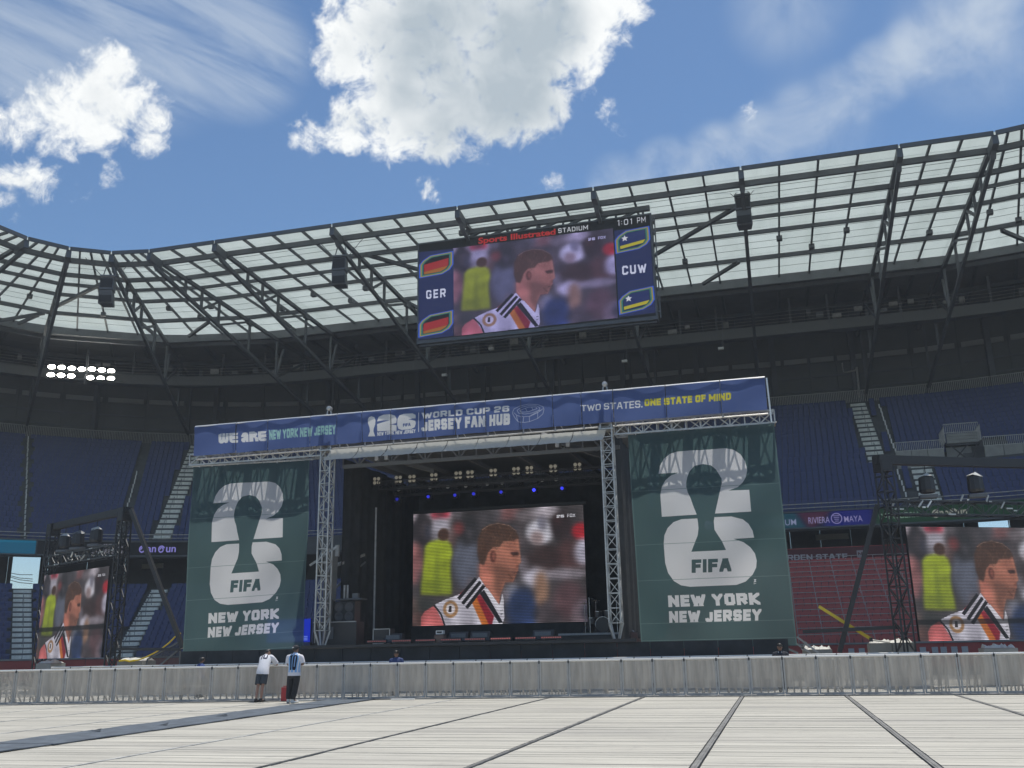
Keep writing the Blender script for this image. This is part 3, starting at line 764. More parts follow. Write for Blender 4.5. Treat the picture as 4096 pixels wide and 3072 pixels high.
for u_ in TR:
    P = lambda r, z: RF(r, u_, z)
    MB().beam(P(7.9, top(8)), P(29.0, top(29)), .27, .30).build('top_chord', steel_dark, roof)
    MB().beam(P(29.0, top(29)), P(47, 30.9), .3, .34).build('top_chord', steel_dark, roof)
    MB().beam(P(8.9, bot(8.9)), P(29.8, bot(29.8)), .24, .28).build('bottom_chord', steel_dark, roof)
    MB().beam(P(29.8, bot(29.8)), P(46.5, 23.9), .26, .28).build('bottom_chord', steel_dark, roof)
    m_ = MB(); m_.beam(P(7.75, 31.6), P(9.3, 31.45), .36, .65); m_.build('nose_plate', steel_dark, roof)
    MB().beam(P(8.4, 31.5), P(9.0, 30.9), .3, .3).build('nose_plate', steel_dark, roof)
    ps = [12.8, 15.2, 17.9, 23.1, 28.3, 35.0, 41.0]
    for r in ps: MB().beam(P(r, bot(r)), P(r, top(r)), .19, .19).build('post', steel_dark, roof)
    for a, b_ in ((15.2, 17.9), (17.9, 23.1), (28.3, 35)): MB().beam(P(a, bot(a)), P(b_, top(b_)), .16, .2).build('diagonal', steel_dark, roof)
    MB().beam(P(28.3, bot(28.3)), P(29.6, top(29)-.6), .2, .2).build('diagonal', steel_grey, roof)
    MB().box((0, 0, 0), (.28, .8, .5), RF.rot(u_)).build('gusset', steel_dark, roof).location = P(23.1, top(23)-.1)
zr = lambda q, k: {1: (q[0]*.46293, 850+q[1]*.46293), 2: (1024+q[0]*.46293, 850+q[1]*.46293), 3: (2048+q[0]*.46293, 650+q[1]*.46293), 4: (3072+q[0]*.46293, 450+q[1]*.46293)}[k]
for k, a, b_ in ((3, (1940, 385), (1250, 790)), (3, (1960, 860), (1650, 1050)), (4, (2020, 1020), (2330, 1150)), (1, (870, 620), (470, 820)), (1, (380, 870), (-40, 940)),
                 (1, (330, 885), (160, 960)), (1, (1210, 950), (1350, 1065)), (1, (1800, 950), (1630, 1070)), (2, (970, 370), (1500, 520)), (2, (1300, 770), (1480, 870)), (2, (160, 880), (300, 990))):
    MB().beam(atZ(*zr(a, k), RZ-.5), atZ(*zr(b_, k), RZ-.5), .26).build('wind_brace', steel_dark, roof)
# ------------------------------------------------------------------ field cover of laid planks
def floor_material():
    M_ = bpy.data.materials.new('grey floor plank'); M_.use_nodes = True; t = NT(M_.node_tree)
    b = t.n['Principled BSDF']
    geo = t.new('ShaderNodeNewGeometry').outputs['Position']
    sp_ = t.new('ShaderNodeSeparateXYZ'); t.l.new(geo, sp_.inputs[0]); cb_ = t.new('ShaderNodeCombineXYZ')
    t.l.new(t.math('FLOOR', t.math('DIVIDE', t.math('ADD', sp_.outputs[0], -1.85), 3.095)), cb_.inputs[0]); t.l.new(t.math('FLOOR', t.math('DIVIDE', t.math('ADD', sp_.outputs[1], -4.85), 0.30)), cb_.inputs[1])
    wn_ = t.new('ShaderNodeTexWhiteNoise'); wn_.noise_dimensions = '2D'; t.l.new(cb_.outputs[0], wn_.inputs['Vector']); oi = wn_.outputs['Value']
    def stretched(sx, sy, sc, det, rough):
        mp = t.new('ShaderNodeMapping'); t.l.new(geo, mp.inputs[0]); mp.inputs['Scale'].default_value = (sx, sy, 1); return t.noise(mp.outputs[0], sc, det, rough)
    streak = stretched(0.25, 6.0, 1.2, 5, 0.6)
    patch = stretched(0.12, 0.35, 1.0, 6, 0.62)
    fine = stretched(1.0, 9.0, 3.0, 4, 0.6)
    spots = t.noise(geo, 2.2, 8, .7); speck = t.noise(geo, 14.0, 3, .5)
    c = t.mix(t.step(streak, 0.3, 0.7), (0.34, 0.325, 0.28, 1), (0.565, 0.54, 0.465, 1))
    c = t.mix(t.math('MULTIPLY', t.step(patch, 0.46, 0.72), 0.62), c, (0.30, 0.285, 0.26, 1))
    c = t.mix(t.math('MULTIPLY', t.step(fine, 0.55, 0.8), 0.35), c, (0.27, 0.27, 0.26, 1))
    c = t.mix(t.math('MULTIPLY', t.step(spots, .54, .70), .42), c, (0.235, 0.222, 0.20, 1))
    c = t.mix(t.math('MULTIPLY', t.step(speck, .68, .74), .5), c, (0.17, 0.16, 0.145, 1))
    c = t.mix(t.math('MULTIPLY', t.math('POWER', oi, 2.0), .38), c, (0.31, 0.295, 0.255, 1))
    t.l.new(c, b.inputs['Base Color'])
    t.l.new(t.math('MULTIPLY_ADD', patch, 0.2, 0.58), b.inputs['Roughness'])
    b.inputs['Specular IOR Level'].default_value = 0.85
    bn = t.new('ShaderNodeBump'); bn.inputs['Strength'].default_value = 0.35; bn.inputs['Distance'].default_value = 0.01
    t.l.new(streak, bn.inputs['Height']); t.l.new(bn.outputs[0], b.inputs['Normal'])
    t.l.new(b.outputs[0], t.n['Material Output'].inputs['Surface'])
    return M_
plank_m = floor_material()
floor = MB().bbox((-60, -8, -.12), (40, 61.5, -.06)).build('floor', mat('dark gap under floor', (0.11, 0.11, 0.105), 0.9)); tag(floor, kind='structure')
SEAM0, SEAM = 1.85, 3.095
PW = 0.30
pl = []
plank_me = MB().box((0, 0, -.03), (SEAM-.15, PW-.014, .06)).mesh('floor_plank', plank_m)
for k in range(-15, 8):
    x = SEAM0+SEAM*(k+.5); y = 5.0
    while y < 44:
        p_ = proj((x, y, 0)); lo = proj((x-1.5, y, 0))[0]; hi = proj((x+1.5, y, 0))[0]
        vis = p_[2] > 1 and p_[1] < 3090 and hi > 0 and lo < 4096
        pl.append((0 if vis else 1, y, x)); y += PW
pl.sort()
for _, y, x in pl[:300]:
    put(plank_me, 'floor_plank', floor, (x, y+rnd.uniform(-.003, .003), rnd.uniform(-.004, .003)), (rnd.uniform(-.006, .006), 0, 0))
pm = MB()
for _, y, x in pl[300:]:
    z = rnd.uniform(-.004, .003); h = rnd.uniform(-.0009, .0009)
    a, b_ = (SEAM-.15)/2, (PW-.014)/2
    pm._add([(x-a, y-b_, z-h), (x+a, y-b_, z-h), (x+a, y+b_, z+h), (x-a, y+b_, z+h), (x-a, y-b_, -.06), (x+a, y-b_, -.06), (x+a, y+b_, -.06), (x-a, y+b_, -.06)],
            [(0, 1, 2, 3), (0, 4, 5, 1), (1, 5, 6, 2), (2, 6, 7, 3), (3, 7, 4, 0)])
tag(pm.build('floor_planks', plank_m, floor), kind='stuff')
seam_m = mat('dark rubber floor seam', (0.19, 0.188, 0.18), 0.7, var=0.25, vscale=3.0)
seam_w = mat('dusty floor seam', (0.40, 0.40, 0.38), 0.7, var=0.2, vscale=2.0)
for k in range(-15, 9):
    x = SEAM0+SEAM*k
    m_ = seam_m if k >= -3 else seam_w
    if k < -3: MB().bbox((x-.045, 4, -.06), (x+.045, 44.2, .004)).build('floor_seam', m_, floor)
    else:
        hw = {-3: .02, -2: .028}.get(k, .045)
        MB().bbox((x-hw, 4, -.06), (x+hw, 44.2, .006)).build('floor_seam', m_, floor)
        MB().bbox((x-.015, 4, .006), (x+.015, 44.2, .012)).build('floor_seam', seam_m, floor)
# dark walkway mat in lengths, laid towards the barrier
mat_m = mat('dark blue-grey walkway mat', (0.085, 0.105, 0.13), 0.75, var=0.25, vscale=2.5, bump=0.3, bscale=40)
runner = thing('walkway_mat', 'long dark blue-grey mat running across the floor to the barrier', 'floor mat')
y = 7.0; k = 0
while y < 32.3:
    y2 = min(y+3.05, 32.3)
    m_ = MB(); j = rnd.uniform(-.04, .04)
    n = 6; vs = []; fs = []
    for i in range(n+1):
        yy = y+(y2-.03-y)*i/n; z = .014+.006*math.sin(i*1.7+k)
        vs += [(-14.85+j, yy, z), (-13.32+j, yy, z), (-13.32+j, yy, z+.02), (-14.85+j, yy, z+.02)]
    for i in range(n):
        for q in range(4): a = i*4+q; b_ = i*4+(q+1) % 4; fs.append((a, b_, b_+4, a+4))
    fs += [(3, 2, 1, 0), (n*4, n*4+1, n*4+2, n*4+3)]
    m_._add(vs, fs); m_.build('mat_length', mat_m, runner)
    y = y2; k += 1
for x, y, r in ((-14.2, 23.1, .3), (-14.5, 18.6, .25), (-13.9, 20.2, .2)):    # curled-up corners of the mat
    m_ = MB(); m_._add([(x, y, .05), (x+r, y+.1, .05), (x+r*.5, y+.3, .09)], [(0, 1, 2), (2, 1, 0)]); m_.build('curled_flap', mat_m, runner)
for k, (x, y, l, a) in enumerate(((-16.0, 31.0, 1.2, .02), (-15.0, 31.4, .9, -.1), (-12.2, 31.2, .8, .08))):
    o = MB().box((0, 0, .02), (l, .12, .03)).build('timber_strip', white_paint)
    o.location = (x, y, .012); o.rotation_euler = (0, 0, a)
    tag(o, ['long white strip lying on the floor left of the mat end', 'white strip touching the far end of the dark mat', 'white strip lying right of the dark mat end'][k], 'strip', 'white strips on the floor')

# ------------------------------------------------------------------ crowd barrier: perforated panels with A-frames behind
perf = mat('perforated barrier sheet', (0.58, 0.53, 0.46), 0.6, 0.0, 0.4, 0.2, 2.2, clear=0.5, stretch=(3.5, 1.0, .35))
perf_low = mat('open barrier mesh', (0.60, 0.55, 0.47), 0.6, 0.0, 0.4, 0.14, 2.2, clear=0.8)
def barrier_parts(root, wd, gate=False):
    h = wd/2
    MB().box((0, 0, .69), (wd-.05, .012, .88)).build('mesh_panel', perf, root); MB().box((0, 0, .17), (wd-.05, .012, .155)).build('lower_mesh', perf_low, root)
    for sx in (-1, 1):
        MB().beam((sx*(h-.035), .005, .04), (sx*(h-.035), .005, 1.13), .05, .05).build('post', alu_dull, root)
    tr_ = MB().tube([(-h+.01, 0, 1.16), (h-.01, 0, 1.16)], .032, 8).build('top_rail', alu_bright, root)
    MB().beam((-h+.06, .012, .065), (h-.06, .012, .065), .05, .05).build('bottom_rail', alu_dull, root)
    MB().bbox((-h+.01, -.32, .016), (h-.01, .95, .03)).build('foot_plate', alu_dull, root)
    MB().beam((-h+.2, .24, .52), (h-.2, .24, .52), .22, .04).build('step', alu, root)
    for x in ((-.22, .0, .2) if not gate else (-.6, -.3, .3, .6)):
        MB().beam((x, .02, 1.08), (x, .88, .05), .05, .04).build('brace', alu_dull, root)
        MB().beam((x, .26, .05), (x, .26, .52), .04).build('leg', alu_dull, root)
    if gate:
        for z in (.32, .62, .95): MB().beam((-.26, .05, z), (.26, .05, z), .04).build('rung', alu, root)
        for x in (-.27, .27): MB().beam((x, .05, .1), (x, .05, 1.0), .04).build('stile', alu_dull, root)
    MB().box((h, 0, 1.12), (.05, .07, .09)).build('clamp', black_plastic, tr_)
posts = []
def barrier_y(x): return 28.9+(x+31)*.163 if x < -12 else 32.0+(x+12)*.057 if x < -5 else 32.4
spec = [('n', .92)]*7+[('g', 1.7)]+[('n', .94)]*7+[('n', .985)]*6+[('g', 1.75)]+[('n', 1.02)]*20
x0 = -21.44-.84*7
protos = {}
n_l = 0
names_near = []
def d_along(x): # heading of the line
    return math.atan2(barrier_y(x+.01)-barrier_y(x-.01), .02)
pan = []
x = x0-4*.88
for kind, wd in [('n', .92)]*4+spec:
    a = d_along(x+.3); xe = x+wd*math.cos(a); pan.append((kind, wd, (x+xe)/2, (barrier_y(x)+barrier_y(xe))/2, math.atan2(barrier_y(xe)-barrier_y(x), xe-x))); x = xe
fan_l, fan_r = -16.9, -15.4
il = max(i for i, q in enumerate(pan) if q[2] < fan_l-.3); ir = min(i for i, q in enumerate(pan) if q[2] > fan_r+.4)
gates = [i for i, q in enumerate(pan) if q[0] == 'g']
for i, (kind, wd, px, py, a) in enumerate(pan):
    key = (kind, wd)
    if kind == 'g': lb = 'wide gate panel of the perforated barrier left of both fans' if i == gates[0] else 'wide gate panel with a ladder behind it in the perforated barrier'
    elif i <= il: lb = f'perforated barrier panel, {ORD[il-i+1]} to the left of the bending fan' if i < il else 'perforated barrier panel just left of the bending fan'
    elif i < ir: lb = f'perforated barrier panel directly in front of the two fans, {["left", "middle", "right", "far right"][min(i-il-1, 3)]} one'
    else: lb = f'perforated barrier panel, {ORD[i-ir+1]} to the right of the fan in stripes' if i > ir else 'perforated barrier panel just right of the fan in stripes'
    if key not in protos:
        o = thing('crowd_barrier' if kind == 'n' else 'barrier_gate', lb, 'barrier', (0, 0, 0), 0, 'front row of perforated crowd barriers')
        barrier_parts(o, wd, kind == 'g'); protos[key] = o
    else: o = copy_tree(protos[key]); o['label'] = lb
    o.location = (px, py, 0); o.rotation_euler = (0, 0, a)
# second row in front of the stage: only its rails show over the first
b0 = protos[('n', 1.02)]
x = -30.5; k = 0; row2 = []
while x < 5.5:
    o = copy_tree(b0); o.location = (x, 37.0, 0); o.rotation_euler = (0, 0, 0); o['group'] = 'second row of crowd barriers at the stage foot'
    row2.append(o); x += 1.03
for k, o in enumerate(row2):
    nl, nr = k+1, len(row2)-k
    o['label'] = (f'barrier of the second row before the stage, {ORD[nl]} from its left end' if nl <= nr else f'barrier of the second row before the stage, {ORD[nr]} from its right end')
# red box standing at the barrier foot
rb = thing('red_box', 'small red plastic box at the barrier foot between the two fans', 'box', (-16.35, 30.85, .02), .1)
rmat = mat('red plastic', (0.35, 0.02, 0.025), 0.5)
MB().box((0, 0, .22), (.2, .16, .44)).build('body', rmat, rb, off=(0, 0, 0)); MB().beam((-.06, 0, .47), (.06, 0, .47), .03).build('handle', rmat, rb, off=(0, 0, 0))
# ------------------------------------------------------------------ stage
d22 = 4096/2212
Z = {1: (0, 2100), 2: (700, 2100), 3: (1500, 2100), 4: (2400, 2100), 5: (3072, 1950), 6: (700, 1600), 7: (1400, 1500), 8: (2300, 1480)}
def ph(k, x, y): return (Z[k][0]+x*.462930, Z[k][1]+y*.462930)   # measured on close-ups of the photo
def at(k, x, y, Y): return atY(*ph(k, x, y), Y)
YF = 38.0                                                       # plane of the towers and banners
DECK = 1.86
towL, towR = atY(1296, 2300, YF).x, atY(2455, 2300, YF).x
stage = thing('stage', 'black covered concert stage with a pale roof flap between two lattice towers', 'stage', (0, 0, 0))
X0, X1 = towL-.2, towR+.2
MB().bbox((X0-.6, YF-.3, DECK-.12), (X1+.6, 50.5, DECK)).build('deck', black_plastic, stage)
nsk = 20
for k in range(nsk):
    a = X0-6.4+(X1-X0+12.6)*k/nsk; b_ = X0-6.4+(X1-X0+12.6)*(k+1)/nsk-.02
    MB().bbox((a, YF-.16, .02), (b_, YF-.10, DECK-.13)).build('skirt_panel', black_cloth, stage)
wv = lambda u, v: .035*math.sin(u*60)+.05*math.sin(u*23+1)+.04*math.sin(u*9.7)
sheet('back_drape', [(X0, 49.6, 10.6), (X1, 49.6, 10.6), (X1, 49.6, DECK), (X0, 49.6, DECK)], 160, 2, black_cloth, stage, wv)
sheet('side_drape', [(X0+.1, 40.0, 10.2), (X0+.1, 49.6, 10.2), (X0+.1, 49.6, DECK), (X0+.1, 40.0, DECK)], 80, 2, black_cloth, stage, wv)
sheet('side_drape', [(X1-.1, 49.6, 10.4), (X1-.1, 38.6, 10.4), (X1-.1, 38.6, DECK), (X1-.1, 49.6, DECK)], 80, 2, black_cloth, stage, wv)
MB().bbox((X0-.2, YF+.6, 10.75), (X1+.2, 50, 10.9)).build('roof_skin', mat('grey roof skin', (0.16, 0.165, 0.17), .7), stage)
# pale flap along the roof front
fl = [at(6, 1340, 430, YF-.35), at(8, 268, 515, YF-.35), at(8, 240, 603, YF-.35), at(6, 1275, 520, YF-.35)]
flap_m = mat('pale roof fabric', (0.62, 0.62, 0.59), .75, trans=.3)
nfl = 9
for k in range(nfl):
    u0, u1 = k/nfl+.001, (k+1)/nfl-.001
    q = [lerp(fl[0], fl[1], u0), lerp(fl[0], fl[1], u1), lerp(fl[3], fl[2], u1), lerp(fl[3], fl[2], u0)]
    sg = lambda u, v, k=k: .1*math.sin(v*3.1)+.03*math.sin(u*9+k)*v+.02*math.sin(u*31+v*4)
    sheet('roof_flap', q, 10, 6, flap_m, stage, sg)
# front roof truss and the ribs behind it
for (ya, yb, Yq, mt_) in ((800, 620, YF+.6, alu_dull),):
    a, b_ = at(7, -60, 805, Yq), at(7, 2330, 612, Yq); up = Vector((0, 0, .95))
    z_ = (a.z+b_.z)/2; a.z = b_.z = z_
    rt = mat('dull roof truss', (0.13, 0.13, 0.128), .55, .2)
    MB().beam(a, b_, .13, .16).build('chord', rt, stage); MB().beam(a+up, b_+up, .1).build('chord', rt, stage)
    n = 16
    for k in range(n):
        p, q = lerp(a, b_, k/n), lerp(a, b_, (k+1)/n)
        MB().beam(p, p+up, .05).build('strut', rt, stage)
        MB().beam(p if k % 2 else p+up, q+up if k % 2 else q, .06).build('brace', rt, stage)
ROOFB = z_
for k in range(5):
    x = X0+1.5+k*2.3; MB().beam((x, YF+.7, ROOFB+.2), (x, 49.5, ROOFB+.6), .12, .18).build('roof_rib', rt, stage)
for x in (at(7, 210, 745, YF+.4).x, at(7, 1770, 640, YF+.4).x):   # roof lifting cylinders
    m_ = MB(); m_.tube([(x-.55, YF+.35, ROOFB+.75), (x+.25, YF+.5, ROOFB+.45)], .09, 8); m_.build('lift_cylinder', alu_dull, stage)
    MB().box((x+.1, YF+.45, ROOFB+.35), (.16, .12, .4)).build('bracket', alu, stage); MB().box((x+.55, YF+.45, ROOFB+.32), (.16, .12, .35)).build('bracket', alu, stage)
    MB().beam((x+.2, YF+.5, ROOFB+.35), (x+2.0, YF+2.5, ROOFB-.1), .16, .2).build('lift_arm', rt, stage)
# lattice towers
def tower(x, lab):
    t_ = thing('lattice_tower', lab, 'tower', (x, YF, 0))
    box_truss(t_, (x, YF, DECK+.6), (x, YF, 10.95), .46, .46, 15, alu, .030, .015)
    for sx in (-1, 1):
        for sy in (-1, 1): MB().beam((x+sx*.24, YF+sy*.24, DECK+.6), (x+sx*.1, YF+sy*.1, DECK), .06).build('foot_strut', alu, t_)
        MB().beam((x+sx*.24, YF-.1, 10.95), (x+sx*.07, YF, 12.0), .05).build('head_leg', alu, t_)
    MB().lathe([(.02, -.12), (.11, -.08), (.11, .08), (.02, .12)], (x, YF, 12.1), 10, 'y').build('head_wheel', alu, t_)
    for z in (10.15, 10.45, 10.75): MB().box((x, YF, z), (.6, .6, .06)).build('sleeve_plate', alu, t_)
tower(towL, 'pale lattice tower at the left edge of the stage opening')
tower(towR, 'pale lattice tower at the right edge of the stage opening')
# wing trusses carrying the green banners
def wing(x0, x1, z, lab):
    t_ = thing('wing_truss', lab, 'truss', ((x0+x1)/2, YF, z))
    box_truss(t_, (x0, YF+.35, z), (x1, YF+.35, z), .5, .6, 11, alu, .035, .022)
    for k in range(5):
        x = x0+(x1-x0)*(k+.4)/5; MB().box((x, YF+.35, z+.31), (.4, .5, .05)).build('top_plate', alu, t_)
    return t_
pL, pR = at(6, 160, 520, YF+.35), at(6, 1230, 455, YF+.35)
wing(pL.x, towL-.3, (pL.z+pR.z)/2, 'pale lattice truss over the left green banner')
qL, qR = at(8, 410, 520, YF+.35), at(8, 1690, 410, YF+.35)
wing(towR+.3, qR.x+.15, (qL.z+qR.z)/2, 'pale lattice truss over the right green banner')
# ---- green banners
HR = homog([(2510.6, 1739), (3096, 1693), (3189, 2581), (2565, 2596)], [(0, 0), (1280, 0), (1280, 1800), (0, 1800)])
G_BG, G_WH = (0.335, 0.435, 0.445), (0.95, 0.955, 0.97)
def banner_canvas():
    c = Canvas(1280, 1800, G_BG)
    r8 = lambda L: [HR(*ph(8, x, y)) for x, y in L]
    r4 = lambda L: [HR(*ph(4, x, y)) for x, y in L]
    two = r8([(723,898),(735,830),(770,770),(820,728),(880,706),(1000,696),(1150,688),(1300,677),(1370,690),(1430,730),(1470,790),(1488,860),(1478,920),(1450,970),(1405,1012),(1325,1042),(1505,1033),(1522,1222),(750,1269),(737,1080),(750,1010),(780,955),(830,912),(895,887)])
    six = r8([(1060,1283),(920,1290),(850,1315),(800,1365),(772,1430),(768,1500)])+r4([(548,100),(553,200),(563,330),(588,415),(638,485),(700,522),(780,535),(1180,520),(1260,490),(1320,430),(1350,370),(1355,310),(1340,250),(1300,195),(1240,150),(1155,121),(1333,112)])+r8([(1548,1451),(1535,1390),(1500,1330),(1450,1290),(1350,1265),(1200,1272)])
    cup = r8([(1105,812),(1030,830),(990,878),(970,930),(963,970),(962,1010),(975,1060),(1000,1110),(1020,1170),(1050,1245),(1062,1310),(1067,1370),(1060,1430),(1040,1480),(1005,1571),(1305,1556),(1270,1480),(1230,1420),(1205,1380),(1199,1310),(1210,1240),(1230,1150),(1250,1060),(1267,985),(1268,940),(1252,915),(1220,862),(1175,825)])
    c.poly(two, G_WH); c.poly(six, G_WH); c.poly(cup, G_BG)
    c.block('FIFA', r4([(787,300),(1130,288),(1142,403),(797,415)]), G_BG, .27, .03)
    c.block('NEW YORK', r4([(586,610),(1375,585),(1388,688),(592,710)]), G_WH, .28)
    c.block('NEW JERSEY', r4([(596,746),(1395,725),(1393,828),(600,846)]), G_WH, .28)
    c.text('TM', r4([(1330,515),(1330,470),(1350,470),(1350,515)]), G_WH, .01)
    for v in (500, 956, 1252, 1600, 1736): c.line([(0, v), (1280, v+4)], 4.4, (0.50, 0.60, 0.60), .7)
    for e in (6, 1274): c.line([(e, 0), (e, 1800)], 10, (0.42, 0.53, 0.53), .8)
    return c
green_m = print_mat('green mesh banner print', banner_canvas().image('green_banner'), rough=.8, trans=.7, clear=.11)
def banner(q, lab, ph_):
    t_ = thing('green_banner', lab, 'banner', tuple(q[0]))
    ww = lambda u, v: .05*math.sin(u*5+ph_)*v+.03*math.sin(u*9+v*13+ph_)+.012*math.sin(u*11-v*15+ph_*2)+.05*math.exp(-((u-.8)**2+(v-.62)**2)*14)*math.sin((u+v)*13)+.035*math.sin(v*9+u*4+ph_)+.10*max(0, v-.86)*math.sin(u*9+ph_)*4+.012*math.sin(u*37+v*11)
    sheet('cloth', q, 40, 60, green_m, t_, ww)
    MB().tube([q[0]+Vector((-.1, .06, .05)), q[1]+Vector((.1, .06, .05))], .035, 6).build('pole', alu, t_)
    for k in range(9): 
        P = lerp(q[0], q[1], (k+.5)/9); MB().tube([P+Vector((0, .02, -.03)), P+Vector((0, .06, .07))], .02, 4).build('tie', alu_bright, t_)
banner([atY(771, 1868, YF), atY(1241, 1842, YF), atY(1214, 2611, YF), atY(727, 2650, YF)], 'green emblem banner hanging left of the stage opening', 0.4)
banner([atY(2510.6, 1739, YF), atY(3096, 1693, YF), atY(3189, 2581, YF), atY(2565, 2596, YF)], 'green emblem banner hanging right of the stage opening', 2.1)
# ---- blue header banner
HQ = [(776.4, 1708.8), (3060.6, 1510), (3070.8, 1637.4), (774, 1824.5)]
hz = [atY(x, y, YF-.4) for x, y in HQ]
HH = homog(HQ, [(0, 0), (1800, 0), (1800, 108), (0, 108)])
B_BG, W_ = (0.36, 0.435, 0.64), (0.95, 0.95, 0.95)
hc = Canvas(1800, 108, B_BG)
h = lambda k, L: [HH(*ph(k, x, y)) for x, y in L]
def fat(c, k, quad, col, kind):      # rounded fat display letters W E A R E drawn as heavy strokes
    P = h(k, quad); 
    f = lambda u, v: tuple((np.array(P[0])*(1-u)*(1-v)+np.array(P[1])*u*(1-v)+np.array(P[2])*u*v+np.array(P[3])*(1-u)*v))
    for g_ in kind: c.poly([f(u, v) for u, v in g_], col)
def arc(cx, cy, rx, ry, a0, a1, n=8): return [(cx+rx*math.cos(R(a0+(a1-a0)*i/n)), cy+ry*math.sin(R(a0+(a1-a0)*i/n))) for i in range(n+1)]
wE = lambda o: [[(o+.0,.0),(o+.17,.0),(o+.155,.2),(o+.17,.26),(o+.16,.42),(o+.17,.52),(o+.15,.74),(o+.17,.78),(o+.16,1),(o+.05,1),(o+.01,.85),(o,.6)]]
we = [[(0,.1),(.04,.02),(.075,.0),(.075,.62),(.082,.62),(.09,.0),(.15,.0),(.15,.62),(.157,.62),(.165,.0),(.225,.0),(.225,.7),(.20,.95),(.16,1),(.13,.9),(.10,1),(.05,1),(.01,.85)]]+wE(.235)
are = [[(.465,.35),(.50,.06),(.56,.0),(.61,.06),(.63,.3),(.63,1),(.575,1),(.57,.8),(.555,1),(.50,1),(.465,.82),(.47,.62),(.53,.5),(.47,.46)], [(.645,0),(.76,0),(.81,.12),(.82,.32),(.79,.5),(.83,.62),(.84,1),(.775,1),(.755,.62),(.735,.62),(.735,1),(.645,1)]]+wE(.83)
fat(hc, 6, [(388,292),(818,265),(818,350),(388,378)], W_, we+are)
for o in (.235, .83): fat(hc, 6, [(388,292),(818,265),(818,350),(388,378)], B_BG, [[(o+.06,.27),(o+.18,.22),(o+.18,.31),(o+.06,.31)], [(o+.06,.68),(o+.18,.60),(o+.18,.72),(o+.06,.72)]])
hc.block('NEW YORK NEW JERSEY', h(6, [(838,260),(1437,208),(1437,290),(838,342)]), (0.66, 0.84, 0.82), .26)
hc.poly(h(7, [(238,352),(262,360),(271,385),(268,420),(255,455),(252,480),(268,524),(205,526),(222,480),(218,450),(207,415),(206,380),(216,360)]), W_)
hc.poly(h(7, [(286,390),(300,355),(345,338),(400,333),(440,345),(456,375),(452,410),(430,425),(455,428),(455,478),(286,481),(284,430)]), W_)
hc.poly(h(7, [(283,396),(345,386),(400,388),(340,402),(283,418)]), B_BG); hc.poly(h(7, [(460,408),(400,424),(460,424)]), B_BG)
hc.poly(h(7, [(630,372),(628,340),(600,326),(520,328),(480,340),(461,375),(460,430),(472,460),(500,470),(590,463),(622,448),(632,415),(625,385),(590,372)]), W_)
hc.poly(h(7, [(640,371),(560,378),(600,386),(640,396)]), B_BG)
hc.block('FIFA', h(7, [(512,415),(580,410),(584,436),(512,441)]), B_BG, .26)
hc.block('NEW YORK NEW JERSEY', h(7, [(286,489),(629,464),(629,496),(286,521)]), W_, .26)
hc.line(h(7, [(656, 320), (656, 488)]), 2.0, W_)
hc.block('WORLD CUP 26', h(7, [(682,322),(1437,257),(1437,310),(682,373)]), W_, .24)
hc.block('JERSEY FAN HUB', h(7, [(680,388),(1443,325),(1443,425),(680,482)]), W_, .29)
LNC = (0.86, 0.87, 0.92)
for L in ([(1467,310),(1480,285),(1530,262),(1600,248),(1680,250),(1725,268),(1735,290),(1725,330),(1680,370),(1610,400),(1560,408),(1515,398),(1490,370),(1467,330),(1467,310)],
          [(1478,320),(1505,345),(1560,358),(1610,355),(1680,320),(1728,285)], [(1505,300),(1540,275),(1600,262),(1670,262),(1700,278),(1690,300),(1630,325),(1570,335),(1520,325),(1505,300)],
          [(1530,300),(1600,275),(1665,272),(1675,285),(1600,315),(1540,318),(1530,300)], [(1610,355),(1610,400)], [(1560,358),(1555,405)], [(1500,345),(1510,392)], [(1680,322),(1680,368)],
          [(1575,285),(1590,312)], [(1630,275),(1640,300)]):
    hc.line(h(7, L), 1.3, LNC)
hc.text('HARRISON', h(7, [(1615,345),(1708,290),(1708,305),(1615,360)]), LNC, .01)
hc.block('TWO STATES,', h(8, [(103,300),(628,258),(628,322),(103,352)]), W_, .17)
hc.block('ONE STATE OF MIND', h(8, [(643,252),(1360,193),(1360,256),(643,312)]), (0.90, 0.86, 0.32), .27)
seams_h = [(6, 545), (6, 828), (6, 1205), (6, 1445), (6, 1668), (6, 1920), (7, 703), (7, 967), (7, 1230), (7, 1537), (7, 1810), (7, 2055), (8, 380), (8, 825), (8, 1285)]
sx_ = sorted(HH(ph(k, x, 0)[0], 1640)[0] for k, x in seams_h)
hdr = thing('header_banner', 'long blue lettered banner spanning the top of the stage', 'banner', tuple(hz[0]))
head_m = print_mat('blue header print', hc.image('blue_header'), rough=.75, trans=.55)
cuts_h = [0]+[v/1800 for v in sx_]+[1]
for k, (a, b_) in enumerate(zip(cuts_h[:-1], cuts_h[1:])):
    e = .0006
    q = [lerp(hz[0], hz[1], a+e), lerp(hz[0], hz[1], b_-e), lerp(hz[3], hz[2], b_-e), lerp(hz[3], hz[2], a+e)]
    sheet('cloth_panel', q, 8, 6, head_m, hdr, lambda u, v, k=k: .03*math.sin(u*6.28+k)+.02*math.sin(v*5+u*3+k*2), ((a, 1), (b_, 1), (b_, 0), (a, 0)))
    MB().tube([q[0]+Vector((0, .08, .03)), q[1]+Vector((0, .08, .03))], .045, 5).build('top_pole', alu_bright, hdr)
    MB().tube([q[0]+Vector((0, .25, 0)), q[3]+Vector((0, .25, -.1))], .03, 5).build('upright', alu, hdr)
    MB().tube([q[0]*.4+q[3]*.6+Vector((0, .25, 0)), q[3]+Vector((.25, .6, 0))], .02, 5).build('brace', alu, hdr)
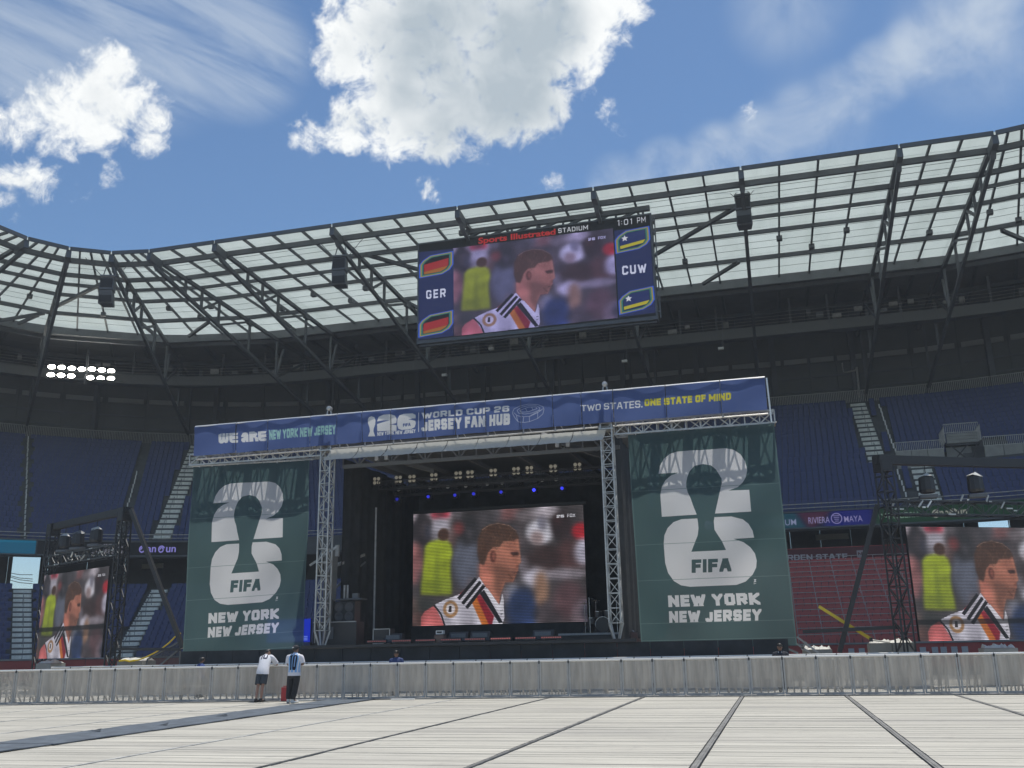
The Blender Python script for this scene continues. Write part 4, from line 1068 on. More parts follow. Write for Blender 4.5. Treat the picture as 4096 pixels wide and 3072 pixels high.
MB().tube([hz[3]+Vector((0, .25, -.12)), hz[2]+Vector((0, .25, -.12))], .04, 5).build('bottom_pole', alu, hdr)
MB().beam(hz[1]+Vector((.05, .1, 0)), hz[2]+Vector((.1, .1, -.5)), .06).build('end_post', alu_bright, hdr)
# ---- inside the stage
YL = 43.0
lampface = mat('warm lamp reflector', (0.62, 0.58, 0.48), .35, .3, emis=(1, .9, .7), estr=.09)  # faint emission paints the light these unlit reflectors catch
for a, b_, Yq in ((at(7, 0, 970, YL), at(7, 2050, 850, YL), YL), (at(7, 0, 1035, YL+2), at(7, 2212, 895, YL+2), YL+2)):
    t_ = thing('lighting_truss', 'dark lighting truss under the stage roof carrying '+('the four-lamp blinders' if Yq == YL else 'the blue lamps'), 'truss', tuple(a))
    zm = (a.z+b_.z)/2; dk = mat('dark lighting truss', (0.05, 0.05, 0.052), .5, .2)
    box_truss(t_, (X0+.6, Yq, zm), (X1-.6, Yq, zm), .4, .4, 16, dk, .025, .014, faces=(0, 2))
bl = [(45,927),(230,914),(417,902),(535,895),(724,880),(935,865),(1037,857),(1237,842),(1435,828),(1550,819),(1755,806),(1965,791)]
for k, (x, y) in enumerate(bl):
    P = at(7, x, y, YL)
    lab = f'four-lamp blinder under the stage roof, {ORD[k+1]} from the left' if k < 6 else f'four-lamp blinder under the stage roof, {ORD[12-k]} from the right'
    t_ = thing('blinder_light', lab, 'stage light', tuple(P), 0, 'row of blinders under the stage roof')
    ho = MB().box(P+Vector((0, .1, 0)), (.40, .16, .42)).build('housing', black_plastic, t_)
    for sx in (-1, 1):
        for sz in (-1, 1): MB().lathe([(.085, .015), (.085, -.02), (.05, -.035)], P+Vector((sx*.1, 0, sz*.095)), 10, 'y').build('lamp', lampface, ho)
    MB().beam(P+Vector((-.22, .1, 0)), P+Vector((-.22, .1, -.35)), .03).build('yoke', black_steel, t_); MB().beam(P+Vector((.22, .1, 0)), P+Vector((.22, .1, -.35)), .03).build('yoke', black_steel, t_)
blue = [(172,1085,.25),(403,1072,.45),(672,1050,1),(903,1037,.8),(1065,1025,.9),(1302,1010,.9),(1587,992,3.2),(1830,977,1.6)]
for k, (x, y, e) in enumerate(blue):
    P = at(7, x, y, YL+2)
    lab = (f'blue-glowing moving light under the stage roof, {ORD[k+1]} from the left' if k < 4 else f'blue-glowing moving light under the stage roof, {ORD[8-k]} from the right')
    t_ = thing('moving_light', lab, 'stage light', tuple(P), 0, 'blue moving lights under the stage roof')
    hd_ = MB().box(P+Vector((0, .22, .02)), (.26, .3, .3)).build('head', black_plastic, t_)
    MB().box(P+Vector((0, .22, .42)), (.34, .3, .16)).build('base', black_plastic, t_)
    for sx in (-1, 1): MB().beam(P+Vector((sx*.17, .22, .36)), P+Vector((sx*.17, .22, 0)), .05).build('yoke', black_plastic, t_)
    MB().lathe([(.08, .02), (.075, -.03), (.04, -.05)], P+Vector((0, .04, 0)), 10, 'y').build('lens', mat(f'blue lens {k}', (.02, .02, .1), .3, emis=(.04, .05, 1.0), estr=e*.6), hd_)
# small silver cans added to stand in for sparkles between the trusses
for k, (x, y) in enumerate([(690,972),(845,968),(1000,960),(1185,942),(1315,933),(1660,908),(1780,902),(195,1005),(420,992)]):
    P = at(7, x, y, YL+1)
    t_ = thing('sparkle_can', f'small silver sparkle can between the two lighting trusses, {ORD[[2,3,4,5,6,7,8,0,1][k]+1]} from the left', 'stage light', tuple(P), 0, 'silver sparkle cans over the stage')
    MB().lathe([(.05, .12), (.09, 0), (.085, -.02)], P, 8, 'y').build('can', alu, t_); MB().beam(P+Vector((0, .06, .05)), P+Vector((0, .06, .4)), .03).build('hook', black_steel, t_)
# mast, side leaf, red light bars, instruments
o = thing('white_mast', 'tall thin white mast standing on the left of the stage', 'pole', tuple(at(6, 1738, 930, 41.5)))
a, b_ = at(6, 1738, 930, 41.5), at(2, 1716, 995, 41.5); b_.z = DECK
for k in range(4): MB().tube([lerp(a, b_, k/4), lerp(a, b_, (k+1)/4-.003)], .045-.0*k, 8).build('section', alu_dull, o)
MB().box(b_+Vector((0, 0, .02)), (.5, .5, .04)).build('base_plate', black_steel, o)
leaf = thing('side_leaf', 'grey folded wall leaf with beams just inside the left tower', 'stage panel', tuple(at(2, 1320, 1060, 38.8)))
pn = mat('grey composite panel', (0.20, 0.195, 0.18), .7, var=.1)
q = [at(2, 1292, 265, 38.8), at(2, 1398, 195, 39.6), at(2, 1350, 1060, 39.6), at(2, 1262, 1060, 38.8)]
m_ = MB(); up = Vector((.06, .06, 0)); m_._add(q+[p+up for p in q], [(0,3,2,1),(4,5,6,7),(0,1,5,4),(1,2,6,5),(2,3,7,6),(3,0,4,7)]); m_.build('panel', pn, leaf)
MB().beam(at(2, 1165, 350, 38.7), at(2, 1400, 185, 39.5), .09).build('edge_beam', alu, leaf)
MB().beam(at(2, 1385, 350, 39.7), at(2, 1630, 258, 42.5), .16, .12).build('hinge_beam', alu_dull, leaf)
MB().beam(at(2, 1390, 540, 39.8), at(2, 1640, 320, 42.6), .08).build('strut', steel_grey, leaf)
MB().beam(at(2, 1390, 230, 39.7), at(2, 1590, 205, 42.6), .08).build('strut', steel_grey, leaf)
MB().box(at(2, 1403, 222, 39.5), (.16, .12, .5)).build('hinge_box', alu_dull, leaf)
bars = [(1471,1547,2573,.5),(1569,1646,2570,.6),(1664,1743,2567,.7),(1764,1845,2564,.7),(1861,1942,2561,.8),(1964,2044,2558,2.2),(2062,2144,2554,1.2),(2165,2247,2551,1.3)]
for k, (xa, xb, yy, e) in enumerate(bars):
    A_, B_ = atY(xa, yy+1, YF-.1), atY(xb, yy-2, YF-.1); zz_ = DECK+.1; A_.z = B_.z = zz_
    lab = f'red-glowing light bar on the stage front edge, {ORD[k+1]} from the left' if k < 4 else f'red-glowing light bar on the stage front edge, {ORD[8-k]} from the right'
    t_ = thing('light_bar', lab, 'light bar', tuple(A_), 0, 'red light bars along the stage edge')
    ho = MB().beam(A_, B_, .12, .13).build('housing', black_plastic, t_)
    led = mat(f'red light bar leds {k}', (.3, .1, .1), .4, emis=(1, .25, .22), estr=.11*e)
    n = 9
    for i in range(n):
        p = lerp(A_, B_, (i+.5)/n); MB().box(p+Vector((0, -.065, .01)), ((B_-A_).length/n*.72, .02, .045)).build('led', led, ho)
    for p in (lerp(A_, B_, .1), lerp(A_, B_, .9)): MB().box(p-Vector((0, 0, .08)), (.06, .1, .04)).build('foot', black_plastic, t_)
wed = mat('grey wedge speaker', (0.05, 0.05, 0.052), .6)
for k, (x, y, wd) in enumerate([(160,995,.85),(725,975,.9),(912,968,.9),(1455,955,.95)]):
    P = at(3, x, y, YF+.6); P.z = DECK
    t_ = thing('wedge_monitor', f'dark wedge monitor on the stage behind the light bars, {ORD[k+1]} from the left', 'speaker', tuple(P), 0, 'wedge monitors along the stage edge')
    m_ = MB(); a = wd/2*.9; m_._add([(P.x-a, P.y-.2, P.z+.05), (P.x+a, P.y-.2, P.z+.05), (P.x+a, P.y+.3, P.z), (P.x-a, P.y+.3, P.z), (P.x-a, P.y+.05, P.z+.42), (P.x+a, P.y+.05, P.z+.42), (P.x+a, P.y+.3, P.z+.4), (P.x-a, P.y+.3, P.z+.4)],
        [(3,2,1,0),(0,1,5,4),(1,2,6,5),(2,3,7,6),(3,0,4,7),(4,5,6,7)]); m_.build('cabinet', wed, t_)
    MB().box(P+Vector((0, -.09, .22)), (wd*.7, .03, .26)).build('grille', steel_grey, t_)
def box_thing(name, lab, cat, P, dims, m1, details=()):
    t_ = thing(name, lab, cat, tuple(P)); MB().box(P+Vector((0, 0, dims[2]/2)), dims).build('body', m1, t_)
    for nm, off, dd, mm in details: MB().box(P+Vector(off), dd).build(nm, mm, t_)
    return t_
P = at(3, 565, 1030, YF+.1); P.z = DECK
box_thing('equipment_case', 'small brown case on the stage edge with a white box on top', 'case', P, (.4, .36, .30), mat('brown case', (.16, .11, .09), .6), (('lid', (0, 0, .315), (.46, .4, .03), black_plastic),))
box_thing('white_console', 'small white console box on top of the brown case', 'console', P+Vector((0, 0, .332)), (.3, .26, .15), white_paint, (('screen', (0, -.132, .08), (.22, .01, .07), black_plastic),))
P = at(2, 1805, 1000, YF+.8); P.z = DECK
box_thing('flight_case', 'black flight case with metal edges left of the red light bars', 'case', P, (.75, .55, .62), black_plastic, tuple(('edge', (sx*.37, -.28, .31), (.03, .03, .62), alu) for sx in (-1, 1))+tuple(('edge', (0, -.28, z), (.75, .03, .03), alu) for z in (.02, .61)))
P = at(2, 1410, 1035, YF+.9); P.z = DECK
rk = box_thing('equipment_rack', 'low black rack at the left end of the stage with silver fittings', 'rack', P, (2.0, .8, .95), black_plastic, (('edge', (0, -.41, .95), (2.0, .03, .04), alu_dull), ('edge', (-.9, -.41, .5), (.05, .03, .8), alu_dull), ('panel', (-.3, -.41, .5), (.5, .02, .5), steel_dark)))
P2 = at(2, 1455, 940, YF+1.4); P2.z = DECK+.95
dj = thing('keyboard_stack', 'pair of round-faced cabinets under a desk at the left of the stage', 'music gear', tuple(P2))
MB().box(P2+Vector((0, .3, .45)), (1.0, .6, .9)).build('cabinet', black_plastic, dj)
for sx in (-1, 1):
    for z in (.25, .65): MB().lathe([(.2, .02), (.2, -.02), (.15, -.03), (.04, .0)], P2+Vector((sx*.24, -.01, z)), 14, 'y').build('drum_face', mat('grey cone', (.10, .10, .105), .5), dj)
MB().box(P2+Vector((.2, .2, .98)), (1.3, .7, .06)).build('desk', steel_dark, dj)
for sx in (-.05, .1): MB().tube([P2+Vector((sx, .1, 1.0)), P2+Vector((sx, .1, 1.6))], .05, 8).build('bottle', alu_dull, dj)
MB().box(P2+Vector((.5, .1, 1.12)), (.25, .2, .22)).build('mixer', steel_grey, dj)
# drum kit on its riser
RP = at(3, 1890, 968, 40.6)
ri = thing('drum_riser', 'low black riser with a pale front edge under the drum kit', 'riser', (RP.x, 41.2, DECK))
MB().bbox((RP.x-1.55, 40.6, DECK), (RP.x+1.55, 42.8, DECK+.28)).build('deck', black_plastic, ri); MB().bbox((RP.x-1.5, 40.55, DECK+.2), (RP.x+1.2, 40.6, DECK+.28)).build('edge_strip', alu_dull, ri)
DP = Vector((at(3, 1978, 890, 41.5).x, 41.5, DECK+.28))
dk_ = thing('drum_kit', 'drum kit with a big dark bass drum near the right tower', 'drums', tuple(DP))
hoop = mat('chrome hoop', (.45, .45, .45), .25, .8); shell = mat('dark drum shell', (.05, .045, .045), .35)
bd = MB().lathe([(.30, -.2), (.32, -.22), (.32, .25), (.30, .27)], DP+Vector((0, 0, .34)), 20, 'y').build('bass_drum', shell, dk_)
MB().lathe([(.29, .01), (.29, -.01)], DP+Vector((0, -.235, .34)), 20, 'y').build('drum_head', mat('black drum head', (.03, .03, .032), .4), bd)
m_ = MB(); m_.tube([DP+Vector((.325*math.cos(k/24*6.2832), -.225, .34+.325*math.sin(k/24*6.2832))) for k in range(25)], .016, 5); m_.build('hoop', hoop, bd)
for x, z, r in ((-.22, .78, .16), (.18, .8, .17), (.55, .5, .2), (-.5, .52, .19)):
    tm_ = MB().lathe([(r, -.12), (r, .12)], DP+Vector((x, .1, z)), 14).build('tom', shell, dk_); MB().lathe([(r+.012, .1), (r+.012, .125)], DP+Vector((x, .1, z)), 14).build('rim', hoop, tm_)
for x, z, r in ((-.85, 1.25, .24), (.75, 1.15, .22), (-.35, 1.35, .2), (1.0, .95, .18)):
    MB().lathe([(r, 0), (r*.4, .02), (.03, .05)], DP+Vector((x, .25, z)), 14).build('cymbal', mat('brass cymbal', (.4, .33, .16), .3, .9), dk_)
    MB().tube([DP+Vector((x, .25, 0)), DP+Vector((x, .25, z))], .014, 5).build('stand', hoop, dk_)
    for a in (0, 2.1, 4.2): MB().tube([DP+Vector((x, .25, .3)), DP+Vector((x+.25*math.cos(a), .25+.25*math.sin(a), 0))], .012, 4).build('stand_leg', hoop, dk_)
for k, (x, Yq, h_) in enumerate(((at(3, 1862, 940, 41).x, 41.0, 1.75), (at(3, 2090, 910, 41).x, 41.2, 1.6))):
    t_ = thing('microphone_stand', 'thin microphone stand '+('left of the drum kit' if k == 0 else 'between the drum kit and the right tower'), 'mic stand', (x, Yq, DECK))
    MB().tube([(x, Yq, DECK), (x, Yq, DECK+h_)], .016, 6).build('pole', hoop, t_); MB().lathe([(.14, 0), (.14, .03)], (x, Yq, DECK), 12).build('base', black_steel, t_)
    MB().tube([(x, Yq, DECK+h_), (x+.35, Yq+.1, DECK+h_-.15)], .012, 5).build('boom', hoop, t_); MB().lathe([(.03, 0), (.035, .1)], (x+.35, Yq+.1, DECK+h_-.22), 8).build('microphone', black_plastic, t_)
# ------------------------------------------------------------------ the broadcast picture: a footballer in profile before a blurred crowd
VW, VH = 480, 312
SQ = [ph(7, 545, 1205), ph(7, 2008, 1115), ph(3, 1842, 830), ph(3, 328, 875)]
HS = homog(SQ, [(0, 0), (VW, 0), (VW, VH), (0, VH)])
def picture(sharp=True):
    c = Canvas(VW, VH, (.30, .275, .285)); v = lambda L: [HS(*ph(3, x, y)) for x, y in L]; rgb = lambda *q: tuple(x/255 for x in q)
    def E(x, y, rx, ry, col, b, al=1.0):
        X, Y = HS(*ph(3, x, y)); k = VW/1490; c.ell(X, Y, rx*k, ry*k, col, al, b)
    for q in ((480,-60,190,90,rgb(190,175,185),9),(560,-85,90,40,rgb(200,70,90),5),(420,60,110,120,rgb(55,50,55),6),(400,-20,60,90,rgb(60,55,60),6),(560,60,90,120,rgb(190,185,200),7),(350,330,70,180,rgb(170,110,110),8),
              (790,330,120,230,rgb(105,110,128),9),(800,40,100,140,rgb(60,58,62),9),(720,30,50,60,rgb(120,60,60),6),(1130,-130,160,90,rgb(150,100,100),8),(980,-90,120,80,rgb(85,80,85),8),(1300,-90,100,60,rgb(120,110,115),8),
              (1420,60,120,110,rgb(225,222,235),7),(1470,-120,120,60,rgb(190,180,190),8),(1610,0,90,120,rgb(60,45,48),7),(1450,300,170,120,rgb(72,52,50),9),(1700,250,140,140,rgb(90,60,60),9),(1770,50,70,70,rgb(215,40,55),5),
              (1790,230,70,110,rgb(190,185,205),8),(1640,420,180,50,rgb(150,140,150),7),(1380,450,110,90,rgb(190,185,200),9),(1190,620,60,130,rgb(150,150,165),9),(1280,720,140,170,rgb(48,66,110),10),(1440,560,60,160,rgb(165,125,100),8),
              (1500,760,110,100,rgb(80,70,75),10),(1680,650,130,160,rgb(105,75,80),10),(1790,760,70,120,rgb(130,110,120),9),(430,700,110,70,rgb(70,72,70),8),(380,820,80,60,rgb(110,80,75),8),(590,90,50,55,rgb(95,65,50),3)):
        E(*q)
    r5 = random.Random(11)
    for k in range(46):              # people and seats out of focus
        x, y = r5.uniform(340, 1840), r5.uniform(-150, 860); g5 = r5.choice(((70,62,66),(120,105,110),(150,140,152),(95,55,55),(55,50,54),(60,70,95),(135,90,80)))
        E(x, y, r5.uniform(18, 60), r5.uniform(30, 90), rgb(*g5), 6, r5.uniform(.3, .7))
    c.poly(v([(425,250),(430,190),(465,150),(540,128),(610,130),(655,165),(668,240),(650,330),(662,600),(400,600),(420,330)]), rgb(172,190,36), 1, 4)
    c.poly(v([(520,300),(545,190),(560,600),(500,600)]), rgb(118,134,34), .7, 5); c.poly(v([(400,480),(660,480),(662,600),(400,600)]), rgb(130,146,40), .5, 6); E(590, 85, 46, 52, rgb(85,58,46), 3)
    # player
    c.poly(v([(905,330),(905,450),(960,540),(1075,690),(1085,600),(1125,492),(1195,490),(1218,430),(1238,388),(1238,345),(1260,322),(1245,210),(1232,105),(1120,130),(1010,190),(960,250)]), rgb(196,124,100), 1, 1)
    c.poly(v([(900,330),(900,450),(985,560),(1010,440),(975,330)]), rgb(216,128,106), .9, 7)
    c.poly(v([(1110,250),(1215,255),(1225,330),(1120,345)]), rgb(188,116,92), .6, 8)
    c.poly(v([(1030,350),(1110,350),(1180,385),(1238,395),(1215,440),(1195,495),(1120,500),(1075,640),(1035,560)]), rgb(122,80,64), .8, 6)
    c.poly(v([(1080,160),(1240,130),(1246,220),(1100,235)]), rgb(172,106,84), .5, 5); c.poly(v([(1230,110),(1250,210),(1262,322),(1240,330),(1225,220)]), rgb(214,140,112), .55, 2)
    c.poly(v([(1225,345),(1240,345),(1236,372),(1215,372)]), rgb(110,60,48), .6, 2)
    c.poly(v([(905,335),(884,250),(884,120),(920,45),(980,3),(1060,-15),(1150,2),(1218,52),(1244,115),(1190,135),(1110,140),(1075,190),(1015,195),(975,240),(958,300),(940,350)]), rgb(92,64,50), 1, 2)
    for k in range(70):
        x, y = r5.uniform(900, 1225), r5.uniform(0, 200)
        if y > 150-(1230-x)*.0 and x > 1080: continue
        c.line(v([(x, y), (x+r5.uniform(-18, 18), y+r5.uniform(18, 44))]), 1.4, rgb(*r5.choice(((126,90,68),(66,46,38),(146,106,80)))), .55)
    c.line(v([(920,45),(980,3),(1060,-15),(1150,2),(1218,52)]), 1.8, rgb(190,145,116), .6)
    c.poly(v([(1165,236),(1240,226),(1242,264),(1185,266)]), rgb(52,32,28), .8, 2)
    E(1018, 272, 26, 52, rgb(112,62,50), 2); E(1024, 268, 13, 34, rgb(168,96,78), 2)
    c.line(v([(1198,414),(1240,405)]), 2, rgb(70,38,33), .8); c.line(v([(1150,420),(1190,470)]), 3, rgb(80,50,40), .5)
    c.poly(v([(400,800),(430,750),(505,702),(570,760),(606,870),(400,876)]), rgb(222,112,112), 1, 1)
    c.poly(v([(515,692),(620,640),(730,600),(830,520),(900,450),(960,540),(1075,690),(1108,600),(1122,800),(1106,852),(608,872)]), rgb(212,208,222))
    c.poly(v([(540,720),(640,690),(660,860),(610,870)]), rgb(160,155,170), .5, 6); c.poly(v([(740,690),(830,700),(900,860),(760,866)]), rgb(165,160,175), .45, 7)
    c.poly(v([(730,600),(815,512),(830,520),(760,610)]), rgb(200,50,60))
    c.poly(v([(830,650),(882,608),(1000,855),(925,858)]), rgb(215,118,42), 1, 1)
    c.poly(v([(878,622),(912,596),(1032,790),(1015,855),(985,855)]), rgb(160,32,48), 1, 1)
    for a, b in (((722,640),(872,462)), ((758,682),(912,490)), ((792,718),(944,522))): c.line(v([a, b]), 9.5, rgb(40,38,42))
    c.poly(v([(905,590),(945,560),(1112,846),(1075,848)]), rgb(40,38,42)); c.poly(v([(942,560),(972,545),(1082,700),(1100,590),(1116,650),(1113,800)]), rgb(225,222,232))
    c.line(v([(515,695),(575,775),(606,870)]), 4.5, rgb(40,40,44))
    E(655, 728, 66, 72, rgb(176,132,88), 1); E(655, 726, 40, 44, rgb(222,215,222), 1); c.line(v([(650,700),(640,750)]), 3, rgb(60,50,50)); c.text('1', v([(642,700),(664,698),(664,752),(642,755)]), rgb(60,50,50), .05)
    c.line(v([(1085,740),(1108,735)]), 2, rgb(70,70,80)); c.line(v([(1088,770),(1108,765)]), 2, rgb(70,70,80))
    ng = np.random.default_rng(3); nz = ng.normal(0, 1, (VH, VW, 1)).astype(np.float32)
    lowf = soft(ng.normal(0, 1, (VH, VW, 1)).astype(np.float32), 10); lowf /= lowf.std()
    c.a = np.clip(c.a*(1+.06*lowf)+.028*nz, 0, 1).astype(np.float32)
    c.block('26', [HS(*ph(7, x, y)) for x, y in ((1780,1205),(1845,1201),(1846,1230),(1782,1234))], rgb(225,225,235), .3)
    c.block('FOX', [HS(*ph(7, x, y)) for x, y in ((1872,1198),(1942,1193),(1943,1222),(1873,1228))], rgb(225,225,235), .22)
    return c
pic = picture()
def lines(c, amp, period, dim=None, gam=1.08):
    q = Canvas(c.w, c.h, (0, 0, 0)); y = np.arange(c.h); k = 1-amp*((y % period) < period*.45)
    q.a = (c.a**gam*k[:, None, None]).astype(np.float32); gr = q.a.mean(2, keepdims=True); q.a = q.a*.86+gr*.14
    if dim:
        for a, b, f in dim: q.a[int(a*c.h):int(b*c.h)] *= f
    return q
def led_wall(name, lab, q, img, e, tiles=(6, 4), depth=.12, parent_parts=True):
    """cabinet tiles behind one lit face"""
    t_ = thing(name, lab, 'screen', tuple(q[3]))
    n = (q[1]-q[0]).cross(q[3]-q[0]).normalized()           # points away from the viewers
    if n.y < 0: n = -n
    sheet('display', q, 1, 1, print_mat(lab[:40], img, emit=e), t_)
    nx, ny = tiles
    for i in range(nx):
        for j in range(ny):
            f = lambda u, v: q[0]*(1-u)*(1-v)+q[1]*u*(1-v)+q[2]*u*v+q[3]*(1-u)*v
            P = [f(i/nx, j/ny), f((i+1)/nx, j/ny), f((i+1)/nx, (j+1)/ny), f(i/nx, (j+1)/ny)]
            m_ = MB(); a = [p+n*.012 for p in P]; b = [p+n*depth for p in P]
            m_._add(a+b, [(0,1,2,3),(7,6,5,4),(0,4,5,1),(1,5,6,2),(2,6,7,3),(3,7,4,0)]); m_.build('cabinet', black_plastic, t_)
    return t_, n
YS = 45.5
q = [atY(*p_, YS) for p_ in SQ]; xl, xr = (q[0].x+q[3].x)/2, (q[1].x+q[2].x)/2; zt, zb = (q[0].z+q[1].z)/2, (q[2].z+q[3].z)/2
led_wall('led_screen', 'large video screen at the back of the stage showing a footballer in profile', [Vector((xl, YS, zt)), Vector((xr, YS, zt)), Vector((xr, YS, zb)), Vector((xl, YS, zb))],
         lines(pic, .58, 4).image('stage_picture'), 1.0, (7, 5))
fr = thing('screen_stand', 'black frame and drapes carrying the stage video screen', 'frame', (xl, YS+.5, DECK))
for x in (xl+.2, (xl+xr)/2, xr-.2): MB().beam((x, YS+.35, DECK), (x, YS+.35, zt), .12).build('upright', black_steel, fr)
MB().beam((xl-.1, YS+.3, zt+.12), (xr+.1, YS+.3, zt+.12), .14).build('cross_bar', black_steel, fr)
MB().bbox((xl-.1, YS+.05, DECK), (xr+.1, YS+.1, zb-.03)).build('valance', black_cloth, fr)
# ---- side screens on their own goal-post trusses
def side(O, ang, left):
    u = Vector((math.cos(ang), math.sin(ang), 0)); n = Vector((-math.sin(ang), math.cos(ang), 0)); L_ = 7.0; zt, zb = 5.62, 1.55
    sd = 'left' if left else 'right'
    q = [O+Vector((0, 0, zt)), O+u*L_+Vector((0, 0, zt)), O+u*L_+Vector((0, 0, zb)), O+Vector((0, 0, zb))]
    dim = ((.64, .69, .35), (.69, .76, .8)) if left else ((.82, .86, .45),)
    led_wall('led_screen', 'outdoor video screen '+('left of the stage turned away at an angle, with a dark band' if left else 'at the right showing the yellow vest and the footballer'), q, lines(pic, .58, 4, dim).image('side_picture_'+sd), .95, (7, 4))
    fr = thing('screen_gantry', f'black lattice gantry holding the {sd} outdoor video screen', 'gantry', tuple(O))
    for k in (-.38, L_+.38):
        b = O+u*k+n*.35; box_truss(fr, b, b+Vector((0, 0, 8.1)), .46, .46, 14, black_steel, .03, .016, n)
    a, b = O+u*-.4+n*.35, O+u*(L_+.4)+n*.35
    box_truss(fr, a+Vector((0, 0, 6.35)), b+Vector((0, 0, 6.35)), .5, .5, 12, mat('worn black truss', (.06, .06, .062), .35, .5), .028, .016, n)
    MB().beam(a-u*.3+Vector((0, 0, 8.15)), b+u*.3+Vector((0, 0, 8.15)), .30, .33).build('top_beam', black_steel, fr)
    MB().box(a+Vector((0, 0, 8.0)), (.5, .5, .6), ang).build('head_block', black_steel, fr); MB().box(b+Vector((0, 0, 8.0)), (.5, .5, .6), ang).build('head_block', black_steel, fr)
    r_ = random.Random(5 if left else 9)
    for k in range(22):
        p = lerp(a, b, r_.uniform(.04, .96))+n*r_.choice((-.27, .27))+Vector((0, 0, 6.35+r_.choice((-.25, .25, 0))))
        MB().beam(p, p+u*r_.uniform(.1, .4)+Vector((0, 0, r_.choice((0, 0, .25)))), .05).build('clamp', alu_bright if k % 3 == 0 else alu, fr)  # random bright pieces added to suggest glints along the truss
    return fr, u, n
OR_ = Vector((4.87, 37.72, 0)); AR = R(28)
gR, uR, nR = side(OR_, AR, False)
MB().beam(at(5, 945, 150, 38.1), at(5, 618, 1425, 38.1), .17).build('raker', black_steel, gR)
MB().beam(at(5, 300, 1247, 38.0), at(5, 1130, 1207, 38.0), .13).build('tie_bar', black_steel, gR)
OL = Vector((-35.84, 41.6, 0)); AL = R(-27)
gL_, uL, nL = side(OL, AL, True)
MB().beam(atY(283*d22, 1100*d22, 38.3), atY(395*d22, 1400*d22, 38.3), .17).build('raker', black_steel, gL_)
MB().beam(at(1, 1010, 1072, 38.3), at(1, 1560, 1075, 38.3), .12).build('tie_bar', black_steel, gL_)
cover = mat('crumpled clear cover', (.62, .62, .58), .25)
def spot(P, k, lab):
    t_ = thing('covered_spotlight', lab, 'spotlight', tuple(P), 0, 'covered spotlights on the side gantries')
    MB().box(P+Vector((0, 0, .06)), (.62, .45, .12)).build('base', steel_dark, t_)
    MB().lathe([(.26, .2), (.30, .3), (.27, .78), (.2, .84)], P, 10).build('head', black_plastic, t_)
    m_ = MB(); r_ = random.Random(k)
    vs = [P+Vector((.3*math.cos(i), .3*math.sin(i), .80+r_.uniform(-.05, .1))) for i in (0, 1.1, 2.2, 3.3, 4.4, 5.4)]+[P+Vector((.05, 0, .98))]
    m_._add(vs, [(i, (i+1) % 6, 6) for i in range(6)]); m_.build('cover', cover if k % 2 else steel_grey, t_)
    MB().beam(P+Vector((0, 0, .9)), P+Vector((0, 0, 1.25)), .03).build('hook', black_steel, t_)
for k, x in enumerate((3714, 3910)):
    P = atY(x, 1990, 38.6+k*.55); spot(Vector((P.x, P.y, 6.72)), k*2+1, ['covered spotlight on the right gantry nearest its tower', 'covered spotlight on the right gantry, second from its tower'][k])
for k, (x, y) in enumerate(((236, 2185), (315, 2165), (405, 2150))):
    f = (.16, .38, .66)[k]; P = OL+uL*(f*7)+nL*.35; spot(Vector((P.x, P.y, 6.72)), k+7, ['covered spotlight at the outer end of the left gantry', 'middle covered spotlight on the left gantry', 'covered spotlight on the left gantry nearest the stage'][k])

# ------------------------------------------------------------------ ribbon boards along the front of the upper tier
def ribbon(name, lab, u0, u1, c, e, nseg=24):
    t_ = thing(name, lab, 'ribbon board', tuple(BW(30.3, u0, 10)))
    vs = []; fs = []; uv = []; me = bpy.data.meshes.new('display'); z0, z1 = 10.02, 11.12
    off = t_.location
    for k in range(nseg+1):
        uu = u0+(u1-u0)*k/nseg; a = BW(30.42, uu, z1); b = BW(30.42, uu, z0); vs += [tuple(a-off), tuple(b-off)]; uv += [(k/nseg, 1), (k/nseg, 0)]
    for k in range(nseg): i = 2*k; fs.append((i, i+1, i+3, i+2))
    me.from_pydata(vs, [], fs); me.materials.append(print_mat(lab[:40], c.image(name), emit=e)); ul = me.uv_layers.new(name='UVMap')
    for lp in me.loops: ul.data[lp.index].uv = uv[lp.vertex_index]
    put(me, 'display', t_)
    for z in (9.95, 11.2):
        for k in range(0, nseg, 4): MB().beam(BW(30.42, u0+(u1-u0)*k/nseg, z), BW(30.42, u0+(u1-u0)*(k+4)/nseg, z), .16, .12).build('frame', steel_dark, t_)
    return t_
lo = BW.xl-BW.ref*R(80)
fx = lambda px, z=10.6: BW.find(px, 30.42, z, lo, 40)
u0, u1 = fx(-220), fx(143); c = Canvas(256, 32, (.03, .32, .44)); c.poly([(0, 0), (256, 0), (256, 5), (0, 8)], (.05, .38, .5))
ribbon('ribbon_board', 'ribbon board lit plain teal at the far left of the upper tier', u0, u1, c, .75)
u0, u1 = fx(150), fx(800); c = Canvas(900, 64, (.02, .022, .03)); X = lambda px: (fx(px)-u0)/(u1-u0)*900
def cancun(c, xa, xb, y0, y1, col):
    w_ = xb-xa
    for k in (0, .5):
        cx, cy, r = xa+w_*(k+.11), (y0+y1)/2+(y1-y0)*.06, (y1-y0)*.46
        pts = [(cx+r*(1-.62*t_/14)*math.cos(R(-20-t_*38)), cy+r*(1-.62*t_/14)*math.sin(R(-20-t_*38))) for t_ in range(15)]; c.line(pts, (y1-y0)*.17, col)
    c.text('an', [(xa+w_*.235, y0+(y1-y0)*.25), (xa+w_*.475, y0+(y1-y0)*.25), (xa+w_*.475, y1-(y1-y0)*.1), (xa+w_*.235, y1-(y1-y0)*.1)], col, .02)
    c.text('un', [(xa+w_*.735, y0+(y1-y0)*.25), (xa+w_, y0+(y1-y0)*.25), (xa+w_, y1-(y1-y0)*.1), (xa+w_*.735, y1-(y1-y0)*.1)], col, .02)
cancun(c, X(552), X(704), 12, 54, (.50, .48, .78))
